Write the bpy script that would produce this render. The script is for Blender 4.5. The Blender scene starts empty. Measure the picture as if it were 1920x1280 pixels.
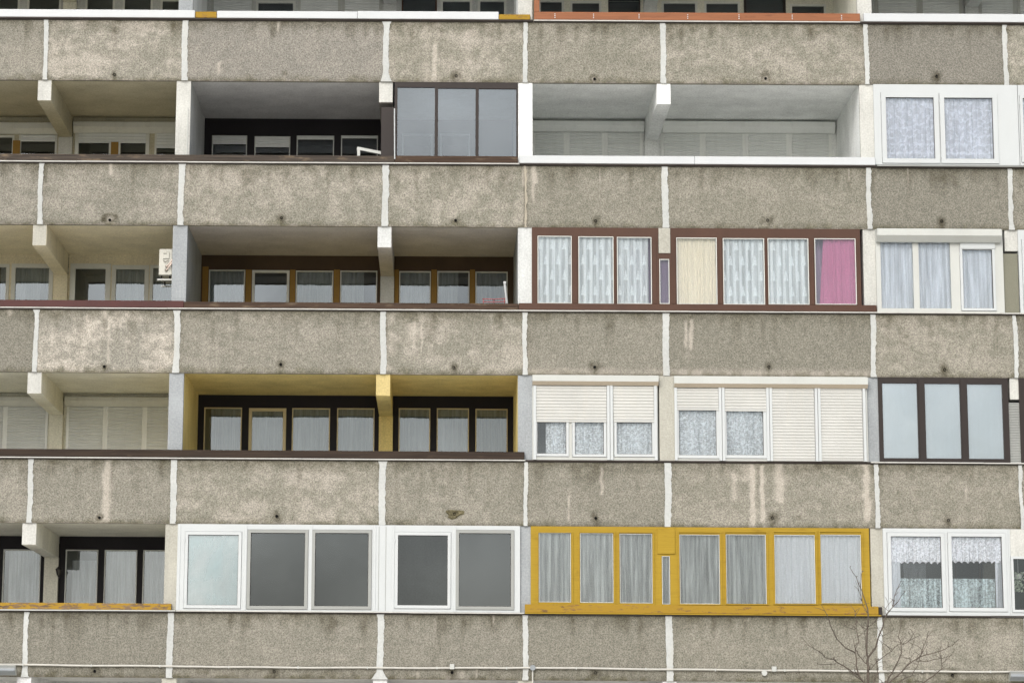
import bpy, math, random
import numpy as np
from mathutils import Vector, Matrix
random.seed(7); rng = np.random.default_rng(7)
SC = bpy.context.scene; COL = SC.collection

# ------------------------------------------------------------------ camera
F, PITCH, YAW, ROLL, DIST = 4600.05, 0.173514, -0.004134, 0.006739, 44.8468
def basis(pi, ya, ro):
    fw = np.array([math.sin(ya)*math.cos(pi), math.cos(ya)*math.cos(pi), math.sin(pi)])
    rt = np.array([math.cos(ya), -math.sin(ya), 0]); up = np.cross(rt, fw)
    c, s = math.cos(ro), math.sin(ro)
    return fw, c*rt+s*up, -s*rt+c*up
cam = bpy.data.cameras.new('camera'); camo = bpy.data.objects.new('camera', cam); COL.objects.link(camo)
fw, rt, up = basis(PITCH, YAW, ROLL)
M = Matrix(((rt[0], up[0], -fw[0], 0.0004), (rt[1], up[1], -fw[1], -DIST), (rt[2], up[2], -fw[2], 1.597), (0, 0, 0, 1)))
camo.matrix_world = M
cam.sensor_width = 36; cam.sensor_fit = 'HORIZONTAL'; cam.lens = F/1920*36
cam.shift_x = (960-805.63)/1920; cam.shift_y = 10.02/1920
cam.clip_start = 0.5; cam.clip_end = 2000
SC.camera = camo

# ------------------------------------------------------------------ sky, sun, exposure
SUN_EL, SUN_AZ = math.radians(40), math.radians(200)      # azimuth from +y, clockwise
w = bpy.data.worlds.new('World'); SC.world = w; w.use_nodes = True
nt = w.node_tree; nt.nodes.clear()
sky = nt.nodes.new('ShaderNodeTexSky'); sky.sky_type = 'NISHITA'; sky.sun_disc = False
sky.sun_elevation = SUN_EL; sky.sun_rotation = SUN_AZ; sky.air_density = 1.0; sky.dust_density = 4.0; sky.ozone_density = 1.0
hs = nt.nodes.new('ShaderNodeHueSaturation'); hs.inputs['Saturation'].default_value = 0.42
bg = nt.nodes.new('ShaderNodeBackground'); bg.inputs['Strength'].default_value = 0.145
wo = nt.nodes.new('ShaderNodeOutputWorld')
nt.links.new(sky.outputs[0], hs.inputs['Color']); tc = nt.nodes.new('ShaderNodeTexCoord'); cn = nt.nodes.new('ShaderNodeTexNoise'); cn.inputs['Scale'].default_value = 11; cn.inputs['Detail'].default_value = 6
cr = nt.nodes.new('ShaderNodeMapRange'); cr.inputs[1].default_value = .3; cr.inputs[2].default_value = .7; cr.inputs[3].default_value = .62; cr.inputs[4].default_value = 1.36
cm = nt.nodes.new('ShaderNodeMix'); cm.data_type = 'RGBA'; cm.blend_type = 'MULTIPLY'; cm.inputs[0].default_value = 1.0; cg = nt.nodes.new('ShaderNodeCombineColor')
nt.links.new(tc.outputs['Generated'], cn.inputs['Vector']); nt.links.new(cn.outputs['Fac'], cr.inputs[0])
for k in range(3): nt.links.new(cr.outputs[0], cg.inputs[k])
nt.links.new(hs.outputs[0], cm.inputs[6]); nt.links.new(cg.outputs[0], cm.inputs[7]); nt.links.new(cm.outputs[2], bg.inputs[0]); nt.links.new(bg.outputs[0], wo.inputs[0])
sun = bpy.data.lights.new('sun', 'SUN'); sun.energy = 1.0; sun.angle = math.radians(34); sun.color = (1, 0.985, 0.96)
suno = bpy.data.objects.new('sun', sun); COL.objects.link(suno)
d = Vector((math.sin(SUN_AZ)*math.cos(SUN_EL), math.cos(SUN_AZ)*math.cos(SUN_EL), math.sin(SUN_EL)))
suno.rotation_euler = d.to_track_quat('Z', 'Y').to_euler(); suno.location = (0, -30, 40)
SC.view_settings.view_transform = 'Standard'; SC.view_settings.look = 'None'
SC.view_settings.gamma = 1.0; SC.view_settings.exposure = 0.50; SC.view_settings.use_curve_mapping = False
SC.cycles.max_bounces = 8; SC.cycles.transparent_max_bounces = 16; SC.cycles.diffuse_bounces = 6

# ------------------------------------------------------------------ survey of the facade: photo measurement -> metres on a vertical plane
PW = (4606.53733, 0.17408, -0.00356, 0.00663, 45.25911, 809.29342, -0.00963)
_f, _r, _u = basis(*PW[1:4])
def U(px, py, Y=0.0):
    a, b = (px-960)/1000, (py-640)/1000; q = 1+PW[6]*(a*a+b*b)
    px, py = 960+1000*a*q, 640+1000*b*q
    v = _f+(px-PW[5])/PW[0]*_r-(py-640)/PW[0]*_u
    t = (Y+PW[4])/v[1]
    return v[0]*t, 1.6+v[2]*t
def Q(x0, y0, x1, y1, Y=0.0):
    xm, ym = (x0+x1)/2, (y0+y1)/2
    return U(x0, ym, Y)[0], U(x1, ym, Y)[0], U(xm, y1, Y)[1], U(xm, y0, Y)[1]
H = 2.8; PH = 1.206
def ZT(k): return 15.747-H*k          # top of parapet row k
def ZB(k): return ZT(k)-PH            # bottom of parapet row k
J = [-11.335, -7.505, -4.872, -1.044, 1.590, 4.2075, 8.041, 10.682, 14.51]   # J[i+1] = joint i
DEEP = 2.8

# ------------------------------------------------------------------ mesh helpers
class MB:
    def __init__(s): s.v = []; s.f = []; s.m = []
    def quad(s, a, b, c, d, m=0):
        i = len(s.v); s.v += [a, b, c, d]; s.f.append((i, i+1, i+2, i+3)); s.m.append(m)
    def box(s, x0, x1, y0, y1, z0, z1, m=0, mside=None, msouth=None):
        i = len(s.v)
        s.v += [(x, y, z) for x in (x0, x1) for y in (y0, y1) for z in (z0, z1)]
        fs = [((0,1,3,2), mside), ((4,6,7,5), mside), ((0,4,5,1), msouth), ((2,3,7,6), None), ((0,2,6,4), None), ((1,5,7,3), None)]
        for f, mm in fs: s.f.append(tuple(i+k for k in f)); s.m.append(m if mm is None else mm)
        return s
    def obox(s, c, R, sx, sy, sz, m=0):     # oriented box, R a 3x3 matrix
        i = len(s.v); c = Vector(c)
        s.v += [tuple(c+R@Vector((x*sx/2, y*sy/2, z*sz/2))) for x in (-1, 1) for y in (-1, 1) for z in (-1, 1)]
        for f in ((0,1,3,2), (4,6,7,5), (0,4,5,1), (2,3,7,6), (0,2,6,4), (1,5,7,3)): s.f.append(tuple(i+k for k in f)); s.m.append(m)
        return s
    def lattice(s, x0, x1, z0, z1, holes, y0, y1, m=0):
        holes = [(max(a, x0+.004), min(b, x1-.004), max(c, z0+.004), min(e, z1-.004)) for a, b, c, e in holes]
        holes = [h for h in holes if h[1] > h[0] and h[3] > h[2]]
        xs = sorted({x0, x1, *[h[0] for h in holes], *[h[1] for h in holes]})
        zs = sorted({z0, z1, *[h[2] for h in holes], *[h[3] for h in holes]})
        n, k = len(xs)-1, len(zs)-1
        def solid(i, j):
            if i < 0 or j < 0 or i >= n or j >= k: return False
            cx, cz = (xs[i]+xs[i+1])/2, (zs[j]+zs[j+1])/2
            return not any(h[0] < cx < h[1] and h[2] < cz < h[3] for h in holes)
        for i in range(n):
            for j in range(k):
                if not solid(i, j): continue
                a, b, c, e = xs[i], xs[i+1], zs[j], zs[j+1]
                s.quad((a,y0,c), (b,y0,c), (b,y0,e), (a,y0,e), m); s.quad((b,y1,c), (a,y1,c), (a,y1,e), (b,y1,e), m)
                if not solid(i-1, j): s.quad((a,y1,c), (a,y0,c), (a,y0,e), (a,y1,e), m)
                if not solid(i+1, j): s.quad((b,y0,c), (b,y1,c), (b,y1,e), (b,y0,e), m)
                if not solid(i, j-1): s.quad((a,y1,c), (b,y1,c), (b,y0,c), (a,y0,c), m)
                if not solid(i, j+1): s.quad((a,y0,e), (b,y0,e), (b,y1,e), (a,y1,e), m)
        return s
    def tube(s, pts, rad, n=8, m=0, cap=True):
        pts = [Vector(p) for p in pts]
        if not hasattr(rad, '__len__'): rad = [rad]*len(pts)
        base = len(s.v)
        for i, p in enumerate(pts):
            t = (pts[min(i+1, len(pts)-1)]-pts[max(i-1, 0)]).normalized()
            a = t.cross(Vector((0, 1, 0)) if abs(t.y) < .9 else Vector((1, 0, 0))).normalized(); b = t.cross(a)
            for k in range(n):
                th = 2*math.pi*k/n; s.v.append(tuple(p+(a*math.cos(th)+b*math.sin(th))*rad[i]))
        for i in range(len(pts)-1):
            for k in range(n):
                q = base+i*n; s.f.append((q+k, q+(k+1) % n, q+n+(k+1) % n, q+n+k)); s.m.append(m)
        if cap:
            s.f.append(tuple(base+k for k in range(n))[::-1]); s.m.append(m)
            s.f.append(tuple(base+(len(pts)-1)*n+k for k in range(n))); s.m.append(m)
        return s
    def extrude_x(s, prof, x0, x1, m=0, cap=True):        # prof: (y,z) polyline
        i = len(s.v); n = len(prof)
        s.v += [(x0, y, z) for y, z in prof]+[(x1, y, z) for y, z in prof]
        for k in range(n-1): s.f.append((i+k, i+k+1, i+n+k+1, i+n+k)); s.m.append(m)
        if cap:
            s.f.append(tuple(range(i, i+n))); s.f.append(tuple(range(i+n, i+2*n))[::-1]); s.m += [m, m]
        return s
    def build(s, name, mats, parent=None, smooth=False, bevel=0):
        me = bpy.data.meshes.new(name); 
        # keep origins near the thing
        me.from_pydata(s.v, [], s.f); me.update()
        if not isinstance(mats, (list, tuple)): mats = [mats]
        for mm in mats: me.materials.append(mm)
        if len(mats) > 1: me.polygons.foreach_set('material_index', s.m)
        if smooth: me.polygons.foreach_set('use_smooth', [True]*len(me.polygons))
        o = bpy.data.objects.new(name, me); COL.objects.link(o)
        if parent is not None: o.parent = parent
        if bevel:
            b = o.modifiers.new('bevel', 'BEVEL'); b.width = bevel; b.segments = 1; b.limit_method = 'ANGLE'
        return o
def tag(o, label=None, cat=None, group=None, kind=None):
    if label: o['label'] = label
    if cat: o['category'] = cat
    if group: o['group'] = group
    if kind: o['kind'] = kind
    return o
def empty(name, loc=(0, 0, 0)):
    o = bpy.data.objects.new(name, None); COL.objects.link(o); o.location = loc
    return o
def local(o, root): # parent keeping world coordinates
    o.parent = root; o.matrix_parent_inverse = Matrix.Translation(-Vector(root.location)); return o

# ------------------------------------------------------------------ materials
def lin(r, g, b):
    f = lambda c: (c/255/12.92) if c/255 <= .04045 else ((c/255+.055)/1.055)**2.4
    return (f(r), f(g), f(b), 1)
class NT:
    def __init__(s, name):
        s.mat = bpy.data.materials.new(name); s.mat.use_nodes = True; s.t = s.mat.node_tree; s.t.nodes.clear()
        s.out = s.n('OutputMaterial')
    def n(s, typ, **kw):
        o = s.t.nodes.new('ShaderNode'+typ)
        for k, v in kw.items():
            if hasattr(o, k): setattr(o, k, v)
            else: o.inputs[k].default_value = v
        return o
    def l(s, a, b): s.t.links.new(a, b); return s
    def put(s, sock, v):
        if isinstance(v, bpy.types.NodeSocket): s.t.links.new(v, sock)
        else: sock.default_value = v
    def pos(s, sx=1, sy=1, sz=1, off=(0, 0, 0)):
        g = s.n('NewGeometry'); m = s.n('Mapping'); m.inputs['Scale'].default_value = (sx, sy, sz); m.inputs['Location'].default_value = off
        s.l(g.outputs['Position'], m.inputs['Vector']); return m.outputs[0]
    def noise(s, vec, scale, detail=2, rough=.5, dist=0):
        n = s.n('TexNoise'); n.inputs['Scale'].default_value = scale; n.inputs['Detail'].default_value = detail
        n.inputs['Roughness'].default_value = rough; n.inputs['Distortion'].default_value = dist
        s.l(vec, n.inputs['Vector']); return n.outputs['Fac']
    def rng(s, v, a, b, c=0., e=1., smooth=False):
        m = s.n('MapRange'); m.interpolation_type = 'SMOOTHSTEP' if smooth else 'LINEAR'
        for k, x in zip((1, 2, 3, 4), (a, b, c, e)): s.put(m.inputs[k], x)
        s.put(m.inputs[0], v); return m.outputs[0]
    def math(s, op, a, b=0.0, clamp=False):
        m = s.n('Math'); m.operation = op; m.use_clamp = clamp; s.put(m.inputs[0], a); s.put(m.inputs[1], b); return m.outputs[0]
    def mix(s, f, a, b, blend='MIX'):
        m = s.n('Mix'); m.data_type = 'RGBA'; m.blend_type = blend; s.put(m.inputs[0], f); s.put(m.inputs[6], a); s.put(m.inputs[7], b); return m.outputs[2]
    def grey(s, v):
        c = s.n('CombineColor'); 
        for k in range(3): s.put(c.inputs[k], v)
        return c.outputs[0]
    def princ(s, col, rough=.7, bump=None, bstr=.3, bdist=.01, metal=0, spec=None):
        p = s.n('BsdfPrincipled'); s.put(p.inputs['Base Color'], col); s.put(p.inputs['Roughness'], rough); p.inputs['Metallic'].default_value = metal
        if spec is not None: p.inputs['Specular IOR Level'].default_value = spec
        if bump is not None:
            b = s.n('Bump'); b.inputs['Strength'].default_value = bstr; b.inputs['Distance'].default_value = bdist
            s.l(bump, b.inputs['Height']); s.l(b.outputs[0], p.inputs['Normal'])
        s.l(p.outputs[0], s.out.inputs[0]); return s.mat

OUTER = {'white_joint_paint', 'white_plastic', 'aged_white_plastic', 'white_rail_cladding', 'cream_shutter_slats', 'cream_white_pipe', 'pale_metal_drip', 'dark_insect_screen', 'off_white_plaster', 'beige_plaster', 'cold_grey_plaster', 'brown_stained_wood', 'dark_brown_wood', 'dark_red_metal_rail', 'grey_brown_bark', 'grey_plastic_box', 'off_white_appliance', 'black_painted_wall', 'sage_green_panel', 'grey_screen_frame', 'yellow_plaster_lit_front'}
def paint(name, rgb, rough=.65, grain=.12, blotch=.12, dirt=.0, gscale=55, spec=.3, bump=.25, lo=None):
    rgb = tuple(v*.955 for v in rgb) if name in OUTER else rgb  # outer colours lowered so the recesses look better lit by comparison
    s = NT(name); P = s.pos(); c = lin(*rgb)
    g = s.noise(P, gscale, 2, .6); b = s.noise(s.pos(1, 1, .6), 1.7, 4, .6)
    k = s.math('ADD', s.rng(g, .25, .75, 1-grain, 1+grain), s.rng(b, .3, .7, -blotch, blotch))
    col = s.mix(1.0, c, s.grey(k), 'MULTIPLY')
    if dirt:
        dn = s.noise(s.pos(9, 9, 1.2), 1.0, 4, .6)
        col = s.mix(s.rng(dn, .52, .8, 0, dirt), col, lin(*(lo or (95, 88, 76))))
    return s.princ(col, rough, g, bump, .006, spec=spec)

def wood(name, a, b, c, thr=.5, peel=None, amt=.5, rough=.8):
    """weathered board: grain stretched along x, optional peeling paint"""
    s = NT(name); st = s.noise(s.pos(1.2, 12, 40), 1.0, 5, .65); bl = s.noise(s.pos(2.5, 2.5, 9), 1.0, 4, .6)
    col = s.mix(s.rng(st, .35, .65, 0, 1), lin(*a), lin(*b))
    col = s.mix(s.rng(bl, thr, thr+.18, 0, .8), col, lin(*c))
    if peel:
        pn = s.noise(s.pos(6, 6, 22, (3, 1, 7)), 1.0, 6, .7, .4)
        col = s.mix(s.rng(pn, amt, amt+.04, 0, 1), lin(*peel), col)
    return s.princ(col, rough, st, .5, .006, spec=.25)

def concrete():
    s = NT('pebbledash_concrete'); P = s.pos()
    oi = s.n('ObjectInfo'); sc = s.n('SeparateColor'); s.l(oi.outputs['Color'], sc.inputs[0])
    at = s.n('Attribute'); at.attribute_name = 'stain'; sa = s.n('SeparateColor'); s.l(at.outputs['Color'], sa.inputs[0])
    g1 = s.noise(P, 33, 2, .8); g2 = s.noise(P, 70, 1, .5); g3 = s.noise(P, 9, 3, .6)
    vv = s.n('TexVoronoi'); vv.inputs['Scale'].default_value = 46; s.l(P, vv.inputs['Vector'])
    gr = s.math('ADD', s.math('MULTIPLY', g1, .48), s.math('ADD', s.math('MULTIPLY', g2, .34), s.math('MULTIPLY', vv.outputs['Distance'], .28)))
    big = s.noise(s.pos(1, 1, 1.25), 1.1, 5, .62); mid = s.noise(s.pos(1, 1, 1.3), 4.2, 5, .7, .3)
    pt = s.math('ADD', s.math('MULTIPLY', big, .5), s.math('MULTIPLY', mid, .5))
    patch = s.rng(pt, .43, .60, 0, 1, True)
    patch = s.math('MULTIPLY', patch, sc.outputs[1])
    # fine mottling of the patch by the pebbles themselves
    light = s.math('ADD', patch, s.math('MULTIPLY', sa.outputs[0], s.rng(mid, .3, .6, .8, 1.2)), True)
    base = s.mix(s.rng(g3, .3, .7, 0, 1), lin(113, 111, 100), lin(128, 125, 114))
    base = s.mix(sc.outputs[2], base, lin(123, 120, 113))
    base = s.mix(light, base, lin(157, 151, 141))
    base = s.mix(s.math('MULTIPLY', s.rng(s.math('ADD', s.math('MULTIPLY', sa.outputs[0], 1.0), 0.0), .3, .9, 0, 1), .85), base, lin(164, 158, 147))
    dk = s.math('MULTIPLY', sa.outputs[1], s.rng(mid, .3, .65, 1.25, .45), True)
    base = s.mix(dk, base, lin(78, 74, 62))
    spk = s.noise(s.pos(1, 1, 1, (5, 0, 2)), 13, 3, .8); base = s.mix(s.rng(spk, .60, .68, 0, .45), base, lin(74, 70, 60))
    base = s.mix(s.math('MULTIPLY', sa.outputs[2], s.rng(g3, .35, .65, .3, 1)), base, lin(104, 102, 80))
    kk = s.rng(gr, .40, .66, .58, 1.36); kk = s.math('ADD', s.math('MULTIPLY', kk, s.math('SUBTRACT', 1.0, s.math('MULTIPLY', sa.outputs[0], .6))), s.math('MULTIPLY', sa.outputs[0], .6)); k = s.math('MULTIPLY', kk, sc.outputs[0])
    col = s.mix(1.0, base, s.grey(k), 'MULTIPLY')
    return s.princ(col, .93, gr, .7, .012, spec=.15)

def glass(name, refl=.1, tint=(248, 250, 250), rough=0.0, milk=0.0, milkc=(190, 198, 200)):
    s = NT(name); tr = s.n('BsdfTransparent'); tr.inputs[0].default_value = lin(*tint)
    gl = s.n('BsdfGlossy'); gl.inputs['Roughness'].default_value = rough; gl.inputs[0].default_value = (.84, .93, 1, 1)
    wv = s.noise(s.pos(), 1.6, 2, .5); bp = s.n('Bump'); bp.inputs['Strength'].default_value = .10; bp.inputs['Distance'].default_value = .01
    s.l(wv, bp.inputs['Height']); s.l(bp.outputs[0], gl.inputs['Normal'])
    fr = s.n('Fresnel'); fr.inputs['IOR'].default_value = 1.5
    fac = s.math('ADD', fr.outputs[0], refl-.04, True)
    m = s.n('MixShader'); s.l(fac, m.inputs[0]); s.l(tr.outputs[0], m.inputs[1]); s.l(gl.outputs[0], m.inputs[2])
    last = m
    if milk:
        df = s.n('BsdfDiffuse'); df.inputs[0].default_value = lin(*milkc)
        m2 = s.n('MixShader'); dn = s.noise(s.pos(1, 0, .7), 1.3, 3, .6, .6); st = s.noise(s.pos(9, 0, .5), 1.0, 3, .6); s.l(s.math('MULTIPLY', s.math('ADD', s.rng(dn, .35, .65, .55, 1.2), s.rng(st, .35, .65, -.15, .15)), milk, True), m2.inputs[0]); s.l(m.outputs[0], m2.inputs[1]); s.l(df.outputs[0], m2.inputs[2]); last = m2  # streaks in the milky layer stand in for patchy reflections
    s.l(last.outputs[0], s.out.inputs[0]); return s.mat

def fabric(name, rgb, opac=(.5, .85), kind='net', trans=.10):
    s = NT(name); P = s.pos()
    vert = s.noise(s.pos(16, 0, .7), 1.0, 3, .6)
    op = s.rng(vert, .32, .68, opac[0], opac[1])
    if kind == 'leaf':       # staggered rows of leaf shapes woven denser than the ground
        g = s.n('NewGeometry'); sx = s.n('SeparateXYZ'); s.l(g.outputs['Position'], sx.inputs[0])
        X, Z = sx.outputs[0], sx.outputs[2]
        row = s.math('FLOOR', s.math('DIVIDE', Z, .29)); sh = s.math('MULTIPLY', s.math('MODULO', s.math('ABSOLUTE', row), 2.0), .115)
        u = s.math('SUBTRACT', s.math('MODULO', s.math('ADD', s.math('ADD', X, 40.0), sh), .23), .115)
        v = s.math('SUBTRACT', s.math('MODULO', s.math('ADD', Z, 0.0), .29), .13)
        # drop-shaped leaf: wide at the base, pointed at the top
        wd = s.rng(v, -.10, .09, .042, .010)
        inn = s.math('MULTIPLY', s.rng(s.math('SUBTRACT', wd, s.math('ABSOLUTE', u)), -.006, .012, 0, 1), s.math('MULTIPLY', s.rng(v, -.11, -.09, 0, 1), s.rng(v, .07, .10, 1, 0)))
        strp = s.rng(s.math('SINE', s.math('MULTIPLY', X, 54.0)), -.2, .6, 0, .28)
        edg = s.noise(s.pos(1, 0, 1), 40, 2, .6); op = s.math('ADD', s.math('MULTIPLY', op, .78), s.math('ADD', s.math('MULTIPLY', s.math('MULTIPLY', inn, s.rng(edg, .35, .6, .3, 1)), .4), strp), True)
    elif kind == 'lace':
        vo = s.n('TexVoronoi'); vo.inputs['Scale'].default_value = 13; vo.feature = 'DISTANCE_TO_EDGE'; s.l(s.pos(1, 0, 1), vo.inputs['Vector'])
        nn = s.noise(s.pos(1, 0, 1), 24, 3, .6, 1.2)
        op = s.math('ADD', s.math('MULTIPLY', op, .8), s.math('ADD', s.rng(vo.outputs['Distance'], .0, .05, .25, 0), s.rng(nn, .45, .6, -.1, .3)), True)
    elif kind == 'band':
        g = s.n('NewGeometry'); sx = s.n('SeparateXYZ'); s.l(g.outputs['Position'], sx.inputs[0]); Z = sx.outputs[2]
        wv = s.math('ADD', Z, s.math('MULTIPLY', s.noise(s.pos(1, 0, 1), 5, 3, .6), .09))
        bd = s.rng(s.math('SINE', s.math('MULTIPLY', wv, 38.0)), .55, .9, 0, .38)
        lo = s.rng(Z, 12.6, 13.6, 1, 0)
        nn = s.noise(s.pos(1, 0, 1), 12, 3, .6, .8)
        op = s.math('ADD', s.math('MULTIPLY', op, .85), s.math('ADD', s.math('MULTIPLY', bd, lo), s.rng(nn, .45, .65, -.05, .22)), True)
    weave = s.noise(P, 60, 2, .6)
    col = s.mix(1.0, lin(*rgb), s.grey(s.rng(weave, .3, .7, .88, 1.1)), 'MULTIPLY')
    df = s.n('BsdfDiffuse'); s.l(col, df.inputs[0]); tl = s.n('BsdfTranslucent'); s.l(col, tl.inputs[0])
    m1 = s.n('MixShader'); m1.inputs[0].default_value = trans; s.l(df.outputs[0], m1.inputs[1]); s.l(tl.outputs[0], m1.inputs[2])
    tr = s.n('BsdfTransparent'); m2 = s.n('MixShader'); s.put(m2.inputs[0], op); s.l(tr.outputs[0], m2.inputs[1]); s.l(m1.outputs[0], m2.inputs[2])
    s.l(m2.outputs[0], s.out.inputs[0]); return s.mat

CONC = concrete()
m_seal = paint('white_joint_paint', (184, 186, 183), .8, .10, .12, .55, 30, .2, .6, (178, 176, 166))
m_cream_seal = paint('cream_joint_filler', (160, 153, 138), .85, .1, .1, .3, 30, .2, .6)
m_pvc = paint('white_plastic', (190, 194, 194), .35, .03, .03, .10, 60, .4, .05, (190, 188, 180))
m_pvc2 = paint('aged_white_plastic', (186, 188, 183), .4, .04, .05, .2, 60, .4, .05, (180, 176, 164))
m_pvcin = paint('white_window_paint', (205, 206, 200), .5, .06, .05, .15, 60, .3, .1)
m_rail_w = paint('white_rail_cladding', (194, 197, 198), .4, .03, .03, .08, 60, .4, .05, (200, 198, 190))
m_slat_c = paint('cream_shutter_slats', (186, 186, 181), .5, .04, .06, .12, 60, .3, .05, (196, 184, 158))
m_slat_w = paint('white_shutter_slats', (222, 225, 223), .5, .05, .05, .1, 60, .3, .05)
m_inw = paint('bright_white_frame', (236, 238, 235), .45, .05, .05, .1, 60, .3, .1)  # whiter copy of the frame paint, makes up for dim light in recesses
m_slat_g = paint('pale_grey_shutter_slats', (208, 211, 210), .5, .05, .05, .1, 60, .3, .05)
m_taupe = paint('taupe_box_underside', (176, 164, 146), .6, .06, .05)
m_brown = paint('brown_stained_wood', (74, 49, 36), .55, .14, .14, .3, 50, .3, .2, (70, 46, 38))
m_dbrown = paint('dark_brown_wood', (42, 35, 32), .55, .14, .12, .2, 50, .3, .2, (48, 38, 36))
m_dred = paint('dark_red_metal_rail', (70, 33, 30), .5, .14, .14, .2, 50, .3, .1, (70, 44, 42))
m_yellow = wood('yellow_painted_wood', (147, 121, 36), (156, 129, 42), (130, 105, 32), .55, None)
m_ypeel = wood('peeling_yellow_board', (96, 78, 60), (128, 106, 84), (70, 56, 46), .5, (149, 118, 40), .50)
m_ypeel2 = wood('lightly_peeling_yellow_board', (110, 84, 50), (140, 108, 60), (84, 62, 40), .5, (146, 116, 37), .57)
m_weath = wood('weathered_grey_brown_board', (50, 44, 39), (76, 68, 60), (122, 106, 86), .58)
m_weath2 = wood('worn_brown_board', (52, 40, 32), (74, 58, 46), (110, 96, 78), .56)
m_dboard = wood('dark_brown_board', (40, 32, 26), (58, 47, 38), (86, 73, 60), .64)
m_orange = wood('orange_stained_board', (126, 80, 54), (140, 90, 60), (112, 70, 46), .55, rough=.6)
m_ochre = paint('ochre_panel', (138, 106, 44), .6, .12, .1)
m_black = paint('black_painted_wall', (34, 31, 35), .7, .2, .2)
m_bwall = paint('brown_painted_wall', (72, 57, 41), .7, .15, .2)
m_mesh = paint('dark_insect_screen', (52, 55, 53), .9, .0, .10, 0, 90, .1, .0)
m_gfr = paint('grey_screen_frame', (150, 152, 148), .5, .05, .05)
m_metal = paint('pale_metal_drip', (190, 189, 183), .5, .08, .08, .35, 40, .4, .1, (120, 112, 100))
m_dark = paint('dark_hole', (18, 17, 15), .95, .1, .1)
m_edge_shadow = paint('dark_edge_and_shadow_line', (66, 60, 56), .8, .2, .2)  # dark edges and seals, also the painted shadow line under copings
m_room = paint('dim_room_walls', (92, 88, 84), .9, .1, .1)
m_pipe = paint('cream_white_pipe', (188, 186, 178), .5, .05, .06, .2, 40)
m_grey = paint('grey_plastic_box', (140, 145, 148), .5, .06, .05)
m_iron = paint('black_iron', (38, 36, 36), .6, .1, .1)
m_pink = paint('pink_plastic', (158, 92, 94), .4, .06, .05)
m_bark = paint('grey_brown_bark', (92, 84, 76), .9, .25, .2, 0, 30, .15, .5)
m_green = paint('sage_green_panel', (120, 119, 104), .7, .12, .08)
m_ac = paint('off_white_appliance', (192, 191, 181), .45, .06, .05, .25, 50, .4, .1, (170, 160, 140))
m_acd = paint('appliance_valve_grey', (110, 106, 96), .6, .1, .1)  # plain darker grey of the valves and fan grille
m_leafp = paint('pale_leaves', (176, 190, 168), .7, .1, .15)
gl_clear = glass('clear_glass', .09)
gl_back = glass('back_window_glass', .13)
gl_sky = glass('sky_reflecting_glass', .13, (196, 212, 222), .02, .05)
gl_half = glass('faintly_milky_glass', .26, (226, 234, 236), .02, .12)
gl_milk = glass('frosted_glass', .2, (210, 220, 224), .05, .5, (186, 198, 202))
gl_pale = glass('painted_reflection_glass', .34, (200, 212, 216), 0, .5, (138, 158, 160))  # pale diffuse layer paints part of the reflection into the pane
gl_dark = glass('dark_green_glass', .07, (150, 165, 155))

def plaster(rgb, n): return paint(n, rgb, .85, .16, .12, .3, 30, .15, .35, tuple(int(v*.72) for v in rgb))
pl = {
 'olive': plaster((178, 172, 150), 'olive_beige_plaster'), 'grey': plaster((204, 204, 203), 'grey_plaster'), 'mauve': plaster((186, 182, 178), 'grey_brown_plaster'),
 'cream': plaster((216, 207, 180), 'cream_plaster'), 'ivory': plaster((214, 212, 198), 'ivory_plaster'), 'yellow': plaster((226, 207, 140), 'yellow_plaster'),
 'white': plaster((232, 234, 232), 'white_plaster'), 'lgrey': plaster((188, 190, 188), 'light_grey_plaster'), 'beige': plaster((174, 172, 161), 'beige_plaster'),
 'cgrey': plaster((152, 156, 158), 'cold_grey_plaster'), 'dim': plaster((130, 126, 120), 'dull_plaster'), 'yfront': plaster((196, 178, 124), 'yellow_plaster_lit_front'), 'offw': plaster((192, 192, 186), 'off_white_plaster'),  # yfront: darker copy of the yellow for the lit beam front
}

# ------------------------------------------------------------------ ground
g = MB(); g.quad((-400, -400, 0), (400, -400, 0), (400, 400, 0), (-400, 400, 0))
s = NT('pale_bounce_ground'); n1 = s.noise(s.pos(), .4, 5, .6); n2 = s.noise(s.pos(), 12, 3, .6)
c = s.mix(s.rng(n1, .35, .65), lin(182, 182, 170), lin(198, 196, 184)); c = s.mix(1, c, s.grey(s.rng(n2, .3, .7, .7, 1.2)), 'MULTIPLY')  # unseen ground, colour lifted to bounce light onto the ceilings
tag(g.build('ground', s.princ(c, .95, n2, .5, .05)), kind='structure')
g = MB(); g.quad((-60, -34, .004), (60, -34, .004), (60, -1.2, .004), (-60, -1.2, .004))
s = NT('bounce_paving'); n2 = s.noise(s.pos(), 8, 4, .6); br = s.n('TexBrick'); s.l(s.pos(), br.inputs['Vector']); br.inputs['Scale'].default_value = 1.2
br.inputs['Color1'].default_value = lin(226, 224, 218); br.inputs['Color2'].default_value = lin(218, 215, 208); br.inputs['Mortar'].default_value = lin(130, 126, 118); br.inputs['Mortar Size'].default_value = .012  # unseen paving, pale and wide to throw light up into the balconies
tag(g.build('pavement', s.princ(s.mix(1, br.outputs[0], s.grey(s.rng(n2, .3, .7, .85, 1.1)), 'MULTIPLY'), .9)), kind='structure')

# ------------------------------------------------------------------ the building
B = empty('apartment_building', (0, 0, 0))
tag(B, 'grey pebbledash apartment block with stacked concrete balconies, some open and some glazed in', 'building')

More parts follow.
